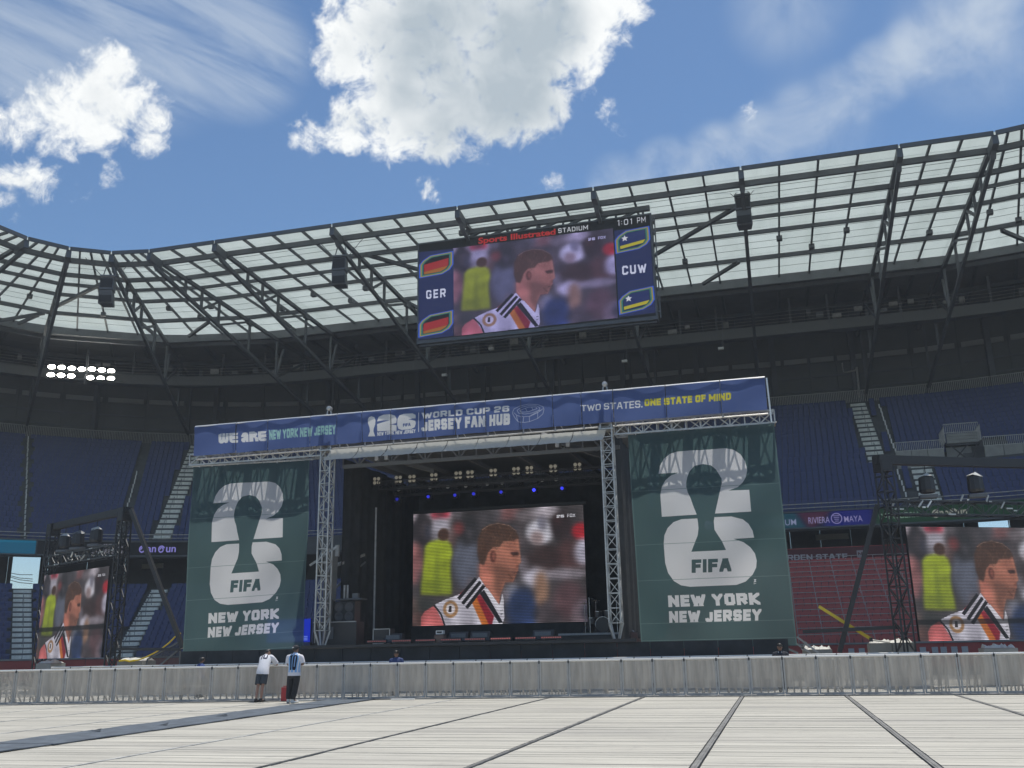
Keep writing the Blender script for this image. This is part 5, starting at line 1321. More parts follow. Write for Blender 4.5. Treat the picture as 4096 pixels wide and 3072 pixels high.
c.text('MEXICAN', [(X(365), 8), (X(490), 8), (X(490), 28), (X(365), 28)], (.5, .5, .55), .01); c.text('CARIBBEAN', [(X(365), 36), (X(490), 36), (X(490), 56), (X(365), 56)], (.5, .5, .55), .01)
ribbon('ribbon_board', 'black ribbon board lettered in lilac left of the stage', u0, u1, c, .8)
u0, u1 = fx(2500), fx(3500); c = Canvas(1100, 64, (.04, .05, .16)); X = lambda px: (fx(px)-u0)/(u1-u0)*1100
c.poly([(X(3000), 0), (X(3190), 0), (X(3230), 64), (X(3000), 64)], (.07, .22, .28), 1, 12); c.poly([(X(3190), 0), (X(3330), 0), (X(3260), 64), (X(3230), 64)], (.22, .09, .18), 1, 10); c.poly([(X(3330), 0), (X(3490), 0), (X(3490), 64), (X(3290), 64)], (.05, .07, .36), 1, 10)
cancun(c, X(2815), X(2990), 10, 54, (.45, .45, .6))
c.text('TULUM', [(X(3080), 26), (X(3184), 26), (X(3184), 52), (X(3080), 52)], (.48, .5, .62), .005)
c.text('RIVIERA', [(X(3233), 22), (X(3318), 22), (X(3318), 50), (X(3233), 50)], (.52, .5, .66), .005); c.text('MAYA', [(X(3376), 24), (X(3449), 24), (X(3449), 50), (X(3376), 50)], (.52, .5, .66), .005)
sx_, r_ = X(3346), 24
c.ell(sx_, 32, r_, 24, (.5, .48, .66)); c.ell(sx_, 32, r_-4, 20, (.07, .06, .3)); 
for k in range(4): c.line([(sx_-14+k*2, 20+k*8), (sx_+14-k*2, 20+k*8)], 3, (.5, .48, .66))
ribbon('ribbon_board', 'blue and purple ribbon board just right of the stage', u0, u1, c, .8)
u0, u1 = fx(3500), fx(4300); c = Canvas(900, 64, (.035, .17, .085)); X = lambda px: (fx(px)-u0)/(u1-u0)*900
c.block('CARIBBEAN', [(X(3515), 22), (X(3672), 20), (X(3672), 44), (X(3515), 46)], (.42, .5, .46), .17, 0, .14); cancun(c, X(3728), X(3868), 12, 54, (.5, .5, .48))
ribbon('ribbon_board', 'dark green ribbon board above the right outdoor screen', u0, u1, c, .8)

# ------------------------------------------------------------------ scoreboard hung from the roof
YB = 62.0
z2 = lambda x, y: (1024+x*.46293, 850+y*.46293); z3 = lambda x, y: (2048+x*.46293, 650+y*.46293)
BQ = [z2(1403, 282), z3(1192, 445), z3(1238, 1335), z2(1408, 1095)]
bq = [atY(*p_, YB) for p_ in BQ]; SW, SH = 820, 372
HB = homog(BQ, [(0, 0), (SW, 0), (SW, SH), (0, SH)])
sc_ = Canvas(SW, SH, (.045, .05, .06)); v2 = lambda L: [HB(*z2(x, y)) for x, y in L]; v3 = lambda L: [HB(*z3(x, y)) for x, y in L]
vq = v2([(1697, 312)])+v3([(873, 567), (912, 1350)])+v2([(1712, 1062)])
# picture warped into the middle
hm = homog([(p_[0], p_[1]) for p_ in vq], [(0, 0), (VW, 0), (VW, VH), (0, VH)])
yy, xx = np.mgrid[0:SH, 0:SW]; Hm = []
A_ = np.array([hm(0, 0), hm(SW, 0), hm(0, SH)])
wx = np.zeros((SH, SW)); wy_ = np.zeros((SH, SW))
for j in range(SH):
    a_, b_ = hm(0, j+.5), hm(SW, j+.5); wx[j] = np.linspace(a_[0], b_[0], SW); wy_[j] = np.linspace(a_[1], b_[1], SW)
ins = (wx >= 0) & (wx < VW) & (wy_ >= 0) & (wy_ < VH)
smp = pic.a[np.clip(wy_, 0, VH-1).astype(int), np.clip(wx, 0, VW-1).astype(int)]
smp = smp*np.array([.80, .80, .98])*.92+np.array([.03, .02, .06]); sc_.a = np.where(ins[..., None], smp, sc_.a).astype(np.float32)
navy = (.125, .165, .375)
sc_.poly(v2([(1405, 345), (1695, 318), (1702, 1060), (1408, 1090)]), navy); sc_.poly(v3([(876, 590), (1193, 548), (1236, 1310), (914, 1345)]), navy)
def badge(pts, stripes, star=None):
    P = np.array(pts); ctr = P.mean(0)
    for k, col in ((1.0, (.16, .36, .90)), (.93, (.62, .56, .28)), (.84, (.16, .48, .47)), (.75, (.07, .08, .12))): sc_.poly([tuple(ctr+(p_-ctr)*k) for p_ in P], col)
    inner = [tuple(ctr+(p_-ctr)*.72) for p_ in P]; I = np.array(inner); x0, y0 = I.min(0); x1, y1 = I.max(0)
    cov = sc_._cov([inner]); m2 = Canvas(SW, SH, (0, 0, 0)); m2.a = sc_.a.copy(); sl = (P[-2][1]-P[-1][1])/(P[-2][0]-P[-1][0]) if False else -.075
    for a, b, col in stripes: m2.poly([(x0-9, y0+(y1-y0)*a+9), (x1+9, y0+(y1-y0)*a-9), (x1+9, y0+(y1-y0)*b-9), (x0-9, y0+(y1-y0)*b+9)], col)
    if star:
        cx, cy, r_ = x0+(x1-x0)*.2, y0+(y1-y0)*.36, (y1-y0)*.2
        m2.poly([(cx+r_*(1 if k % 2 == 0 else .42)*math.sin(k*math.pi/5), cy-r_*(1 if k % 2 == 0 else .42)*math.cos(k*math.pi/5)) for k in range(10)], (.85, .86, .9))
    sc_.a = sc_.a*(1-cov)+m2.a*cov
ger = [(-.3, .30, (.10, .10, .12)), (.30, .74, (.66, .15, .17)), (.74, 1.3, (.66, .40, .15))]
cuw = [(-.3, .66, (.13, .18, .42)), (.66, .84, (.74, .70, .16)), (.84, 1.3, (.11, .15, .36))]
def leaf(tl, tr, br, bl, vv):
    return vv([bl, (tl[0], tl[1]+.42*(bl[1]-tl[1])), (tl[0]+.1*(tr[0]-tl[0]), tl[1]+.22*(bl[1]-tl[1])), (tl[0]+.32*(tr[0]-tl[0]), tl[1]+.05*(bl[1]-tl[1])-.04*abs(tr[0]-tl[0])), tr,
               (br[0], br[1]-.42*(br[1]-tr[1])), (br[0]-.1*(br[0]-bl[0]), br[1]-.2*(br[1]-tr[1])), (br[0]-.32*(br[0]-bl[0]), br[1]-.03*(br[1]-tr[1])+.02*abs(br[0]-bl[0]))])
badge(leaf((1407, 375), (1694, 335), (1695, 535), (1408, 570), v2), ger); badge(leaf((1408, 880), (1698, 838), (1700, 1035), (1408, 1072), v2), ger)
badge(leaf((880, 590), (1190, 545), (1198, 750), (888, 795), v3), cuw, True); badge(leaf((908, 1120), (1222, 1073), (1232, 1280), (915, 1327), v3), cuw, True)
sc_.block('GER', v2([(1468, 672), (1632, 655), (1632, 730), (1470, 746)]), (.82, .84, .95), .2, 0, .3); sc_.block('CUW', v3([(943, 900), (1158, 880), (1162, 955), (945, 980)]), (.82, .84, .95), .21, 0, .22)
sc_.text('Sports Illustrated', [HB(*z2(1905, 222)), HB(*z3(360, 572)), HB(*z3(362, 640)), HB(*z2(1905, 292))], (.74, .14, .13), .035)
sc_.block('STADIUM', v3([(383, 572), (645, 540), (645, 580), (384, 613)]), (.80, .82, .86), .17, 0, .18)
sc_.block('1:01', v3([(903, 498), (1035, 481), (1035, 530), (905, 547)]), (.85, .87, .92), .13, 0, .3); sc_.block('PM', v3([(1080, 473), (1156, 463), (1158, 514), (1082, 524)]), (.85, .87, .92), .13, 0, .25)
sb = thing('scoreboard', 'wide video scoreboard with team panels hanging from the roof edge', 'scoreboard', tuple(bq[3]))
xl, xr = (bq[0].x+bq[3].x)/2, (bq[1].x+bq[2].x)/2; zt, zb = (bq[0].z+bq[1].z)/2, (bq[2].z+bq[3].z)/2
sheet('display', [Vector((xl, YB, zt)), Vector((xr, YB, zt)), Vector((xr, YB, zb)), Vector((xl, YB, zb))], 1, 1, print_mat('scoreboard picture', lines(sc_, .14, 3, None, 1.04).image('scoreboard'), emit=.88), sb)
MB().bbox((xl-.12, YB+.03, zb-.25), (xr+.12, YB+.95, zt+.12)).build('cabinet', steel_dark, sb)
for k in range(9): MB().box((xr+.2, YB+.5, zb+.4+k*(zt-zb-.8)/8), (.1, .5, .12)).build('bracket', steel_grey, sb)
MB().beam((xr+.28, YB+.5, zb), (xr+.28, YB+.5, zt), .08).build('cable_tray', steel_grey, sb)
MB().beam((xl, YB+.3, zb-.35), (xr, YB+.3, zb-.35), .1).build('cable_tray', steel_dark, sb)
for a, b in zip(np.linspace(xl+3.2, xr-.5, 8)[:-1], np.linspace(xl+3.2, xr-.5, 8)[1:]):
    MB().beam((a, YB+.5, zt+.1), (b, YB+.5, 31.55), .16).build('hanger', steel_dark, sb); MB().beam((b, YB+.5, zt+.1), (b, YB+.5, 31.55), .14).build('hanger', steel_dark, sb)
MB().beam((xl+3, YB+.5, 31.5), (xr, YB+.5, 31.5), .3, .36).build('hanging_beam', steel_dark, sb)

# ------------------------------------------------------------------ loudspeaker clusters and floodlights
def cluster(P, rz, lab):
    t_ = thing('speaker_cluster', lab, 'loudspeaker', tuple(P), rz, 'loudspeaker clusters under the roof')
    o0 = (0, 0, 0)
    for z, tl in ((-.05, .1), (-1.15, -.25)):
        m_ = MB(); w1, d_ = .54, .48
        vs = []
        for zz_ in (-.5, .5):
            sh = tl*zz_; wd = w1*(1 if zz_ < 0 else .92)
            vs += [(-wd, -d_+sh, z+zz_), (wd, -d_+sh, z+zz_), (wd*.8, d_+sh, z+zz_), (-wd*.8, d_+sh, z+zz_)]
        m_._add(vs, [(3,2,1,0),(4,5,6,7),(0,1,5,4),(1,2,6,5),(2,3,7,6),(3,0,4,7)]); m_.build('cabinet', steel_dark, t_, off=o0)
        MB().box((0, -d_-.02, z), (.92, .03, .85)).build('grille', mat('dark grille', (.03, .03, .032), .8), t_, off=o0)
    MB().box((0, 0, .62), (1.1, .9, .12)).build('frame', steel_grey, t_, off=o0)
    for sx in (-.5, .5): MB().beam((sx, 0, .6), (sx*.6, 0, 1.5), .06).build('hanger', steel_grey, t_, off=o0)
    for sx in (-1, 1): MB().tube([(sx*.5, 0, .65), (sx*1.9, -.2, 2.2)], .025, 4).build('stay_cable', steel_dark, t_, off=o0)
for (x, y), u_, rz, lab in (((1363, 1062), -29.27, R(8), 'loudspeaker cluster hanging under the roof truss left of the scoreboard'), ((2972, 820), .31, 0, 'loudspeaker cluster hanging under the roof truss right of the scoreboard'),
                            ((434, 1140), None, R(20), 'loudspeaker cluster hanging in the left roof corner')):
    if u_ is None: P = atZ(x, y, 29.6)
    else: P = atX(x, y, u_) if abs(u_) > 5 else atY(x, y, 63.2)
    cluster(P, rz, lab)
fb = thing('floodlight_bank', 'bank of dazzling white floodlights in two rows in the left corner', 'floodlight', tuple(atZ(330, 1490, 28.4)))
P1, P2 = atZ(195, 1475, 28.6), atZ(465, 1493, 28.6)
fl_m = mat('floodlight glass', (1, 1, 1), .4, emis=(1, .97, .86), estr=25.0)
for row, xs, dy in ((0, [(447, 145), (533, 150), (620, 158), (707, 165), (795, 165), (880, 173), (960, 181)], 0), (1, [(440, 213), (527, 218), (615, 224), (780, 240), (870, 243), (958, 246)], 0)):
    for x, y in xs:
        p = atY(x*.46293, 1400+y*.46293, P1.y+(P2.y-P1.y)*(x-420)/540)
        rz = BW.rot(-62)*.6
        o = MB().box((0, .14, 0), (.62, .22, .42)).build('lamp_body', black_steel, fb, off=(0, 0, 0)); o.location = p-fb.location; o.rotation_euler = (0, 0, rz)
        m_ = MB(); m_.lathe([(.20, .02), (.20, -.02), (.12, -.05)], (0, 0, 0), 12, 'y'); g_ = m_.build('lamp_glass', fl_m, fb, off=(0, 0, 0)); g_.scale = (1.75, 1, 1.05); g_.location = p-fb.location; g_.rotation_euler = (0, 0, rz)
for dz in (.0, -.75):
    MB().beam(P1+Vector((-.6, .35, dz)), P2+Vector((.6, .35, dz)), .1).build('cross_arm', steel_dark, fb)
MB().beam(lerp(P1, P2, .5)+Vector((0, .5, -1.2)), lerp(P1, P2, .5)+Vector((0, .5, 1.6)), .2).build('mount', steel_dark, fb)
# small pale lamps hung from the catwalk
for k, (x, y) in enumerate(((1778, 1500), (2498, 1445), (2884, 1394), (1965, 1395))):
    P = atY(x, y, 84.6); t_ = thing('catwalk_lamp', ['small pale lamp hung from the catwalk left of the scoreboard', 'pale lamp on a rod under the catwalk right below the scoreboard', 'small pale lamp hung from the catwalk far right of the scoreboard', 'pale lamp under the catwalk below the scoreboard middle'][k], 'lamp', tuple(P))
    MB().box(P, (.5, .3, .22)).build('housing', white_paint, t_); MB().tube([P+Vector((.2, 0, 0)), P+Vector((.3, 0, 3.2))], .035, 5).build('rod', steel_grey, t_)
# ------------------------------------------------------------------ people
skin_a = mat('tanned skin', (.36, .20, .14), .5, var=.08, vscale=8); skin_b = mat('brown skin', (.22, .12, .08), .5)
def loft(rings, n=20, uvs=False):
    """rings: (centre, right vector, front vector, half width, half depth)"""
    vs = []; fs = []; uv = []
    for j, (c, r, f, a, b) in enumerate(rings):
        for k in range(n+1 if uvs else n):
            t_ = 2*math.pi*k/n; p_ = Vector(c)+Vector(r)*(a*math.sin(t_))+Vector(f)*(b*math.cos(t_)); vs.append(tuple(p_)); uv.append((1-k/n, j/(len(rings)-1)))
    w_ = n+1 if uvs else n
    for j in range(len(rings)-1):
        for k in range(n):
            a = j*w_+k; b = j*w_+((k+1) if uvs else (k+1) % n); fs.append((a, b, b+w_, a+w_))
    return vs, fs, uv
def garment(name, parts, mt, parent, uvparts=None):
    vs = []; fs = []; uv = []
    for i, (v, f, u) in enumerate(parts):
        b = len(vs); vs += v; fs += [tuple(k+b for k in q) for q in f]; uv += u if (uvparts and i in uvparts) else [(.02, .5)]*len(v)
    me = bpy.data.meshes.new(name); off = parent.location
    me.from_pydata([tuple(Vector(v)-off) for v in vs], [], fs); me.materials.append(mt)
    ul = me.uv_layers.new(name='UVMap')
    for lp in me.loops: ul.data[lp.index].uv = uv[lp.vertex_index]
    me.polygons.foreach_set('use_smooth', [True]*len(fs)); me.update()
    o = put(me, name, parent); s_ = o.modifiers.new('smooth', 'SUBSURF'); s_.levels = s_.render_levels = 1
    return o
def tube_rings(pts, rs, n=10, flat=1.0):
    out = []; pts = [Vector(p) for p in pts]
    for i, p in enumerate(pts):
        d = (pts[min(i+1, len(pts)-1)]-pts[max(i-1, 0)]).normalized(); up = Vector((0, 1, 0)) if abs(d.z) > .6 else Vector((0, 0, 1))
        x = d.cross(up).normalized(); y = x.cross(d); out.append((p, x, y, rs[i], rs[i]*flat))
    return loft(out, n)
def body_mesh(parent, J, mt, hs=1.0):
    V = []; E_ = []; Rr = []
    def add(p, r, to=None):
        V.append(Vector(p)-parent.location); Rr.append(r if isinstance(r, tuple) else (r, r)); i = len(V)-1
        if to is not None: E_.append((to, i))
        return i
    pe = add(J['pelvis'], .11); be = add(lerp(J['pelvis'], J['chest'], .5), .105, pe); ch = add(J['chest'], .11, be); nb = add(J['neck'], .06, ch)
    hd = J['head']; ax = (Vector(hd)-Vector(J['neck'])).normalized()
    n2 = add(lerp(J['neck'], hd, .45), .054, nb); h1 = add(Vector(hd)-ax*.02, .078*hs, n2); h2 = add(Vector(hd)+ax*.05, .088*hs, h1); add(Vector(hd)+ax*.10, .06*hs, h2)
    f = J['face']; add(Vector(hd)+f*.105-ax*.0, .016, h1); add(Vector(hd)+f*.085-ax*.06, .03, h1)            # nose, chin
    sd = ax.cross(f).normalized()
    for s_ in (-1, 1): add(Vector(hd)+sd*s_*.095, .018, h1)                                                     # ears
    for s_ in 'LR':
        sh = add(J['sh'+s_], .05, ch); el = add(J['el'+s_], .043, sh); wr = add(J['wr'+s_], .030, el); pa = add(J['pa'+s_], .034, wr)
        d = (Vector(J['pa'+s_])-Vector(J['wr'+s_])).normalized(); side = d.cross(Vector((0, 0, 1))); side = side.normalized() if side.length > .1 else Vector((1, 0, 0))
        dn = Vector((0, 0, -1))
        for k, ln in enumerate((.062, .075, .07, .052)):
            o = side*((k-1.5)*.021); a = add(Vector(J['pa'+s_])+d*.035+o, .0095, pa); add(Vector(J['pa'+s_])+d*(.035+ln*.8)+o+dn*.03, .0085, a)
        add(Vector(J['pa'+s_])+side*(.045 if s_ == 'L' else -.045)+d*.02, .011, pa)
        hp = add(J['hip'+s_], .085, pe); kn = add(J['kn'+s_], .056, hp); cf = add(lerp(J['kn'+s_], J['an'+s_], .3)+J.get('calf', Vector((0, -.015, 0))), .056, kn); an = add(J['an'+s_], .037, cf); add(J['to'+s_], .034, an)
    me = bpy.data.meshes.new('body'); me.from_pydata([tuple(v) for v in V], E_, []); me.materials.append(mt)
    o = put(me, 'body', parent); m_ = o.modifiers.new('skin', 'SKIN'); m_.use_smooth_shade = True
    for i, r in enumerate(Rr): me.skin_vertices[0].data[i].radius = r; me.skin_vertices[0].data[i].use_root = (i == 0)
    s_ = o.modifiers.new('smooth', 'SUBSURF'); s_.levels = s_.render_levels = 2
    return o
def dress(t_, J, shirt, legs, leg_to, shoes, hair, shirt_uv=True, hat=None, hs=1.0):
    r = (Vector(J['shR'])-Vector(J['shL'])).normalized(); up = (Vector(J['neck'])-Vector(J['pelvis'])).normalized(); f = up.cross(r).normalized()
    ru = (Vector(J['hipR'])-Vector(J['hipL'])).normalized(); fu = Vector((0, 0, 1)).cross(ru).normalized()
    P, Ch, Nk = Vector(J['pelvis']), Vector(J['chest']), Vector(J['neck']); hw = (Vector(J['shR'])-Vector(J['shL'])).length/2
    hem = P-Vector((0, 0, .10))
    rings = [(hem, ru, fu, .222, .185), (P+up*.03, ru, fu, .215, .180), (lerp(P, Ch, .45), r, f, .198, .160), (Ch-up*.03, r, f, hw+.035, .160), (lerp(Ch, Nk, .45), r, f, hw+.05, .140), (lerp(Ch, Nk, .78), r, f, hw+.0, .105), (Nk-up*.005, r, f, .085, .075), (Nk+up*.025, r, f, .068, .064)]
    parts = [loft(rings, 22, True)]
    for s_ in 'LR':
        a, b = Vector(J['sh'+s_]), Vector(J['el'+s_]); i_ = lerp(Ch, Nk, .6)
        parts.append(tube_rings([lerp(a, i_, .35), a, lerp(a, b, .4), lerp(a, b, .82)], [.085, .105, .098, .092]))
    garment('shirt', parts, shirt, t_, {0})
    parts = [loft([(P-Vector((0, 0, .20)), ru, fu, .165, .135), (P-Vector((0, 0, .11)), ru, fu, .178, .150), (P-Vector((0, 0, .02)), ru, fu, .150, .12)], 18)]
    for s_ in 'LR':
        h_, k, a = Vector(J['hip'+s_]), Vector(J['kn'+s_]), Vector(J['an'+s_])
        if leg_to == 'knee': parts.append(tube_rings([h_-Vector((0, 0, .03)), lerp(h_, k, .4), lerp(h_, k, .92)], [.105, .128, .125], 12))
        else: parts.append(tube_rings([h_+Vector((0, 0, .03)), lerp(h_, k, .5), k, lerp(k, a, .5), lerp(k, a, .86), lerp(k, a, .97)], [.112, .118, .102, .098, .092, .066], 12))
    garment('shorts' if leg_to == 'knee' else 'trousers', parts, legs, t_)
    for s_ in 'LR':
        a, to = Vector(J['an'+s_]), Vector(J['to'+s_]); d = (to-a); d.z = 0; d.normalize(); fl = Vector((a.x, a.y, .045))
        v = tube_rings([fl-d*.075, fl-d*.05, fl+d*.02, fl+d*.12, fl+d*.20], [.025, .052, .056, .05, .025], 10, .85); w2 = tube_rings([fl, a+Vector((0, 0, .03))], [.05, .052], 10)
        garment('shoe', [v, w2], shoes, t_)
    hd = Vector(J['head']); ax = (hd-Nk).normalized(); fc = J['face']; sd = ax.cross(fc).normalized(); c = hd+ax*.045-fc*.012
    prof = [(-.085, .055), (-.06, .088), (-.01, .104), (.04, .098), (.075, .07), (.092, .02)]
    garment('hair', [loft([(c+ax*z-fc*(.012 if z < .02 else 0), sd, fc, a*hs, a*1.08*hs) for z, a in prof[(0 if not hat else 0):(6 if not hat else 4)]], 14)], hair, t_)
    if hat:
        garment('cap', [loft([(c+ax*z, sd, fc, a, a*1.1) for z, a in ((.005, .108), (.05, .108), (.085, .088), (.108, .04), (.112, .005))], 16),
                        loft([(c+ax*.015+fc*.09, sd, ax, .08, .012), (c+ax*.02+fc*.15, sd, ax, .072, .01), (c+ax*.012+fc*.185, sd, ax, .04, .006)], 12)], hat, t_)
        MB().beam(c-fc*.117-sd*.04+ax*.02, c-fc*.117+sd*.04+ax*.02, .012, .022).build('cap_strap', white_paint, t_)
zp = lambda x, y: (1000+x*.16883, 2560+y*.16883)
def A(x, y, Y): return atY(*zp(x, y), Y)
# shirts printed front and back
def shirt_mat(name, fn, base):
    c = Canvas(512, 256, base); fn(c); return print_mat(name, c.image(name.replace(' ', '_')), rough=.8)
def jersey10(c):
    for k in (-3, -2, -1, 0, 1, 2, 3):
        x = 256+k*50-13; c.poly([(x, 0), (x+28, 0), (x+28, 226), (x, 226)], (.50, .69, .87))
    nv = (.09, .11, .18)
    c.poly([(206, 92), (224, 76), (244, 76), (244, 208), (220, 208), (220, 106), (206, 112)], nv); c.poly([(254, 90), (264, 76), (296, 76), (306, 90), (306, 194), (296, 208), (264, 208), (254, 194)], nv); c.poly([(274, 100), (286, 100), (286, 184), (274, 184)], (.55, .68, .84))
def white10(c):
    nv = (.10, .12, .24)
    c.poly([(204, 62), (220, 46), (236, 46), (234, 150), (216, 150), (218, 70), (206, 76)], nv); c.poly([(248, 58), (258, 46), (298, 46), (308, 58), (305, 140), (296, 150), (256, 150), (246, 140)], nv); c.poly([(264, 62), (292, 62), (289, 134), (263, 134)], (.9, .9, .92))
J1 = dict(pelvis=A(300, 730, 30.62), chest=A(365, 480, 30.88), neck=A(385, 372, 31.0), head=A(425, 300, 31.1), face=Vector((.55, .8, -.25)).normalized(),
          shL=A(275, 415, 30.93), shR=A(510, 400, 30.95), elL=A(330, 600, 31.2), elR=A(645, 585, 31.2), wrL=A(450, 615, 31.3), wrR=A(540, 612, 31.32), paL=A(500, 622, 31.33), paR=A(490, 618, 31.36),
          hipL=A(235, 770, 30.6), hipR=A(360, 775, 30.62), knL=A(195, 1080, 30.5), knR=A(305, 1065, 30.55), anL=A(140, 1390, 30.3), anR=A(258, 1395, 30.4))
for s_ in 'LR':
    J1['an'+s_].z = .10; J1['to'+s_] = J1['an'+s_]+Vector((.03, .13, -.055))
p1 = thing('person', 'fan in a white number ten shirt and dark shorts bending over the barrier', 'person', tuple(J1['pelvis']))
body_mesh(p1, J1, skin_a); dress(p1, J1, shirt_mat('white number shirt', white10, (.86, .86, .88)), mat('dark grey denim', (.045, .055, .065), .85), 'knee', mat('black shoes', (.015, .015, .015), .5), mat('black hair', (.015, .013, .012), .5))
YP = 29.75
J2 = dict(pelvis=A(1050, 770, YP), chest=A(1065, 480, YP+.02), neck=A(1080, 318, YP+.05), head=A(1085, 232, YP+.08), face=Vector((.35, .93, -.08)).normalized(),
          shL=A(925, 375, YP+.02), shR=A(1205, 375, YP+.02), elL=A(895, 585, YP+.05), elR=A(1255, 580, YP+.05), wrL=A(985, 600, YP+.27), wrR=A(1200, 585, YP+.26), paL=A(1040, 590, YP+.33), paR=A(1150, 580, YP+.33),
          hipL=A(975, 800, YP), hipR=A(1115, 800, YP), knL=A(940, 1060, YP+.03), knR=A(1085, 1060, YP+.03), anL=A(905, 1400, YP-.05), anR=A(1010, 1400, YP-.02))
for s_ in 'LR':
    J2['an'+s_].z = .11
J2['toL'] = J2['anL']+Vector((-.02, .14, -.06)); J2['toR'] = J2['anR']+Vector((.13, .06, -.06))
p2 = thing('person', 'fan in a sky-blue striped number ten shirt, black cap and white trainers', 'person', tuple(J2['pelvis']))
body_mesh(p2, J2, skin_b); dress(p2, J2, shirt_mat('striped number shirt', jersey10, (.87, .86, .88)), mat('black track trousers', (.018, .018, .021), .8), 'ankle', mat('white trainers', (.72, .71, .68), .6), mat('black hair', (.015, .013, .012), .5), hat=mat('black cap cloth', (.02, .022, .028), .8))
MB().box(J2['paR']+Vector((-.03, .03, .05)), (.08, .012, .15)).build('phone', black_plastic, p2)
def stander(x, Y, ztop, face, lab, shirt, skin, lanyard=False):
    k = ztop/1.76; f = Vector(face).normalized(); r = f.cross(Vector((0, 0, 1))); b = Vector((x, Y, 0)); V = lambda a, c_, z: b+r*a*k+f*c_*k+Vector((0, 0, z*k))
    J = dict(pelvis=V(0, 0, .95), chest=V(0, .0, 1.27), neck=V(0, -.01, 1.47), head=V(0, .03, 1.62), face=f, shL=V(-.19, 0, 1.42), shR=V(.19, 0, 1.42), elL=V(-.25, .0, 1.14), elR=V(.25, 0, 1.14),
             wrL=V(-.2, .16, .95), wrR=V(.2, .16, .95), paL=V(-.16, .22, .93), paR=V(.16, .22, .93), hipL=V(-.09, 0, .9), hipR=V(.09, 0, .9), knL=V(-.1, .02, .5), knR=V(.1, .02, .5), anL=V(-.1, -.02, .1), anR=V(.1, -.02, .1), toL=V(-.12, .12, .04), toR=V(.12, .12, .04))
    t_ = thing('person', lab, 'person', tuple(b)); body_mesh(t_, J, skin); dress(t_, J, shirt, mat('black work trousers', (.02, .02, .022), .8), 'ankle', mat('black shoes', (.015, .015, .015), .5), mat('black hair', (.015, .013, .012), .5))
    if lanyard:
        for s_ in (-1, 1): MB().beam(J['neck']+f*.08+r*s_*.06, J['chest']+f*.15-Vector((0, 0, .04)), .022, .006).build('lanyard', white_paint, t_)
navy_sh = mat('navy work shirt', (.03, .055, .16), .8)
P = atY(1586, 2602, 34.4); stander(P.x, 34.4, P.z, (.1, -1, 0), 'guard in a navy shirt behind the barrier, before the stage middle', navy_sh, skin_b)
P = atY(806, 2630, 34.0); stander(P.x, 34.0, P.z, (.5, .8, 0), 'worker in a blue shirt behind the barrier under the left green banner', mat('blue work shirt', (.04, .08, .24), .8), skin_b)
P = atY(3118, 2574, 34.6); stander(P.x, 34.6, P.z, (-.1, -1, 0), 'guard in dark jacket with white lanyard behind the barrier at the right banner', mat('dark jacket', (.02, .024, .035), .8), skin_b, True)
# ------------------------------------------------------------------ ballast blocks, straps, boards and other small things
tarp = mat('pale crumpled tarpaulin', (.60, .59, .54), .7)
def ballast(P0, P1, lab, Y, depth=1.0, heap=True):
    a, b = atY(*P0, Y), atY(*P1, Y); x0, x1, z1 = a.x, b.x, a.z
    t_ = thing('ballast_block', lab, 'ballast block', ((x0+x1)/2, Y, 0), 0, 'concrete ballast blocks at the gantries')
    n = max(1, round((x1-x0)/1.0))
    for k in range(n): MB().bbox((x0+(x1-x0)*k/n, Y, .02), (x0+(x1-x0)*(k+1)/n-.02, Y+depth, z1)).build('block', concrete, t_)
    if heap:
        h_ = thing('tarpaulin', 'pale crumpled tarpaulin lying on the '+lab.split(' with ')[0].replace('concrete ballast ', ''), 'tarpaulin', ((x0+x1)/2, Y, z1), 0, 'tarpaulins on the ballast')
        m_ = MB(); nx, ny = 16, 5; r_ = random.Random(int(x0*10)); vs = []; fs = []
        for j in range(ny+1):
            for i in range(nx+1):
                e = 0 if i in (0, nx) or j in (0, ny) else 1
                vs.append((x0+.05+(x1-x0-.1)*i/nx, Y+.05+(depth-.1)*j/ny, z1+.012+e*(r_.uniform(.02, .11)+.06*max(0, math.sin(i*1.3)))))
        for j in range(ny):
            for i in range(nx): q = j*(nx+1)+i; fs.append((q, q+1, q+nx+2, q+nx+1))
        m_._add(vs, fs); m_.build('sheet', tarp, h_)
s4 = .31646; b4 = lambda x, y: (3396+x*s4, 2560+y*s4)
ballast(b4(255, 45), b4(838, 45), 'concrete ballast block at the right gantry tower with tarpaulin on top', 38.9)
ballast(b4(1700, 108), b4(2142, 108), 'concrete ballast block under the right screen near the frame edge with tarpaulin', 38.0)
ballast(ph(1, 312, 1198), ph(1, 442, 1198), 'concrete ballast block left of the red boards with tarpaulin on top', 39.6)
ballast(ph(1, 1012, 1178), ph(1, 1232, 1178), 'concrete ballast block between left gantry and left banner with yellow strap over it', 38.6)
a, b = ph(5, 300, 1415), ph(5, 560, 1415)
ballast((a[0], 2600), (b[0], 2600), 'low concrete ballast block beside the right banner foot with tarpaulin', 38.6)
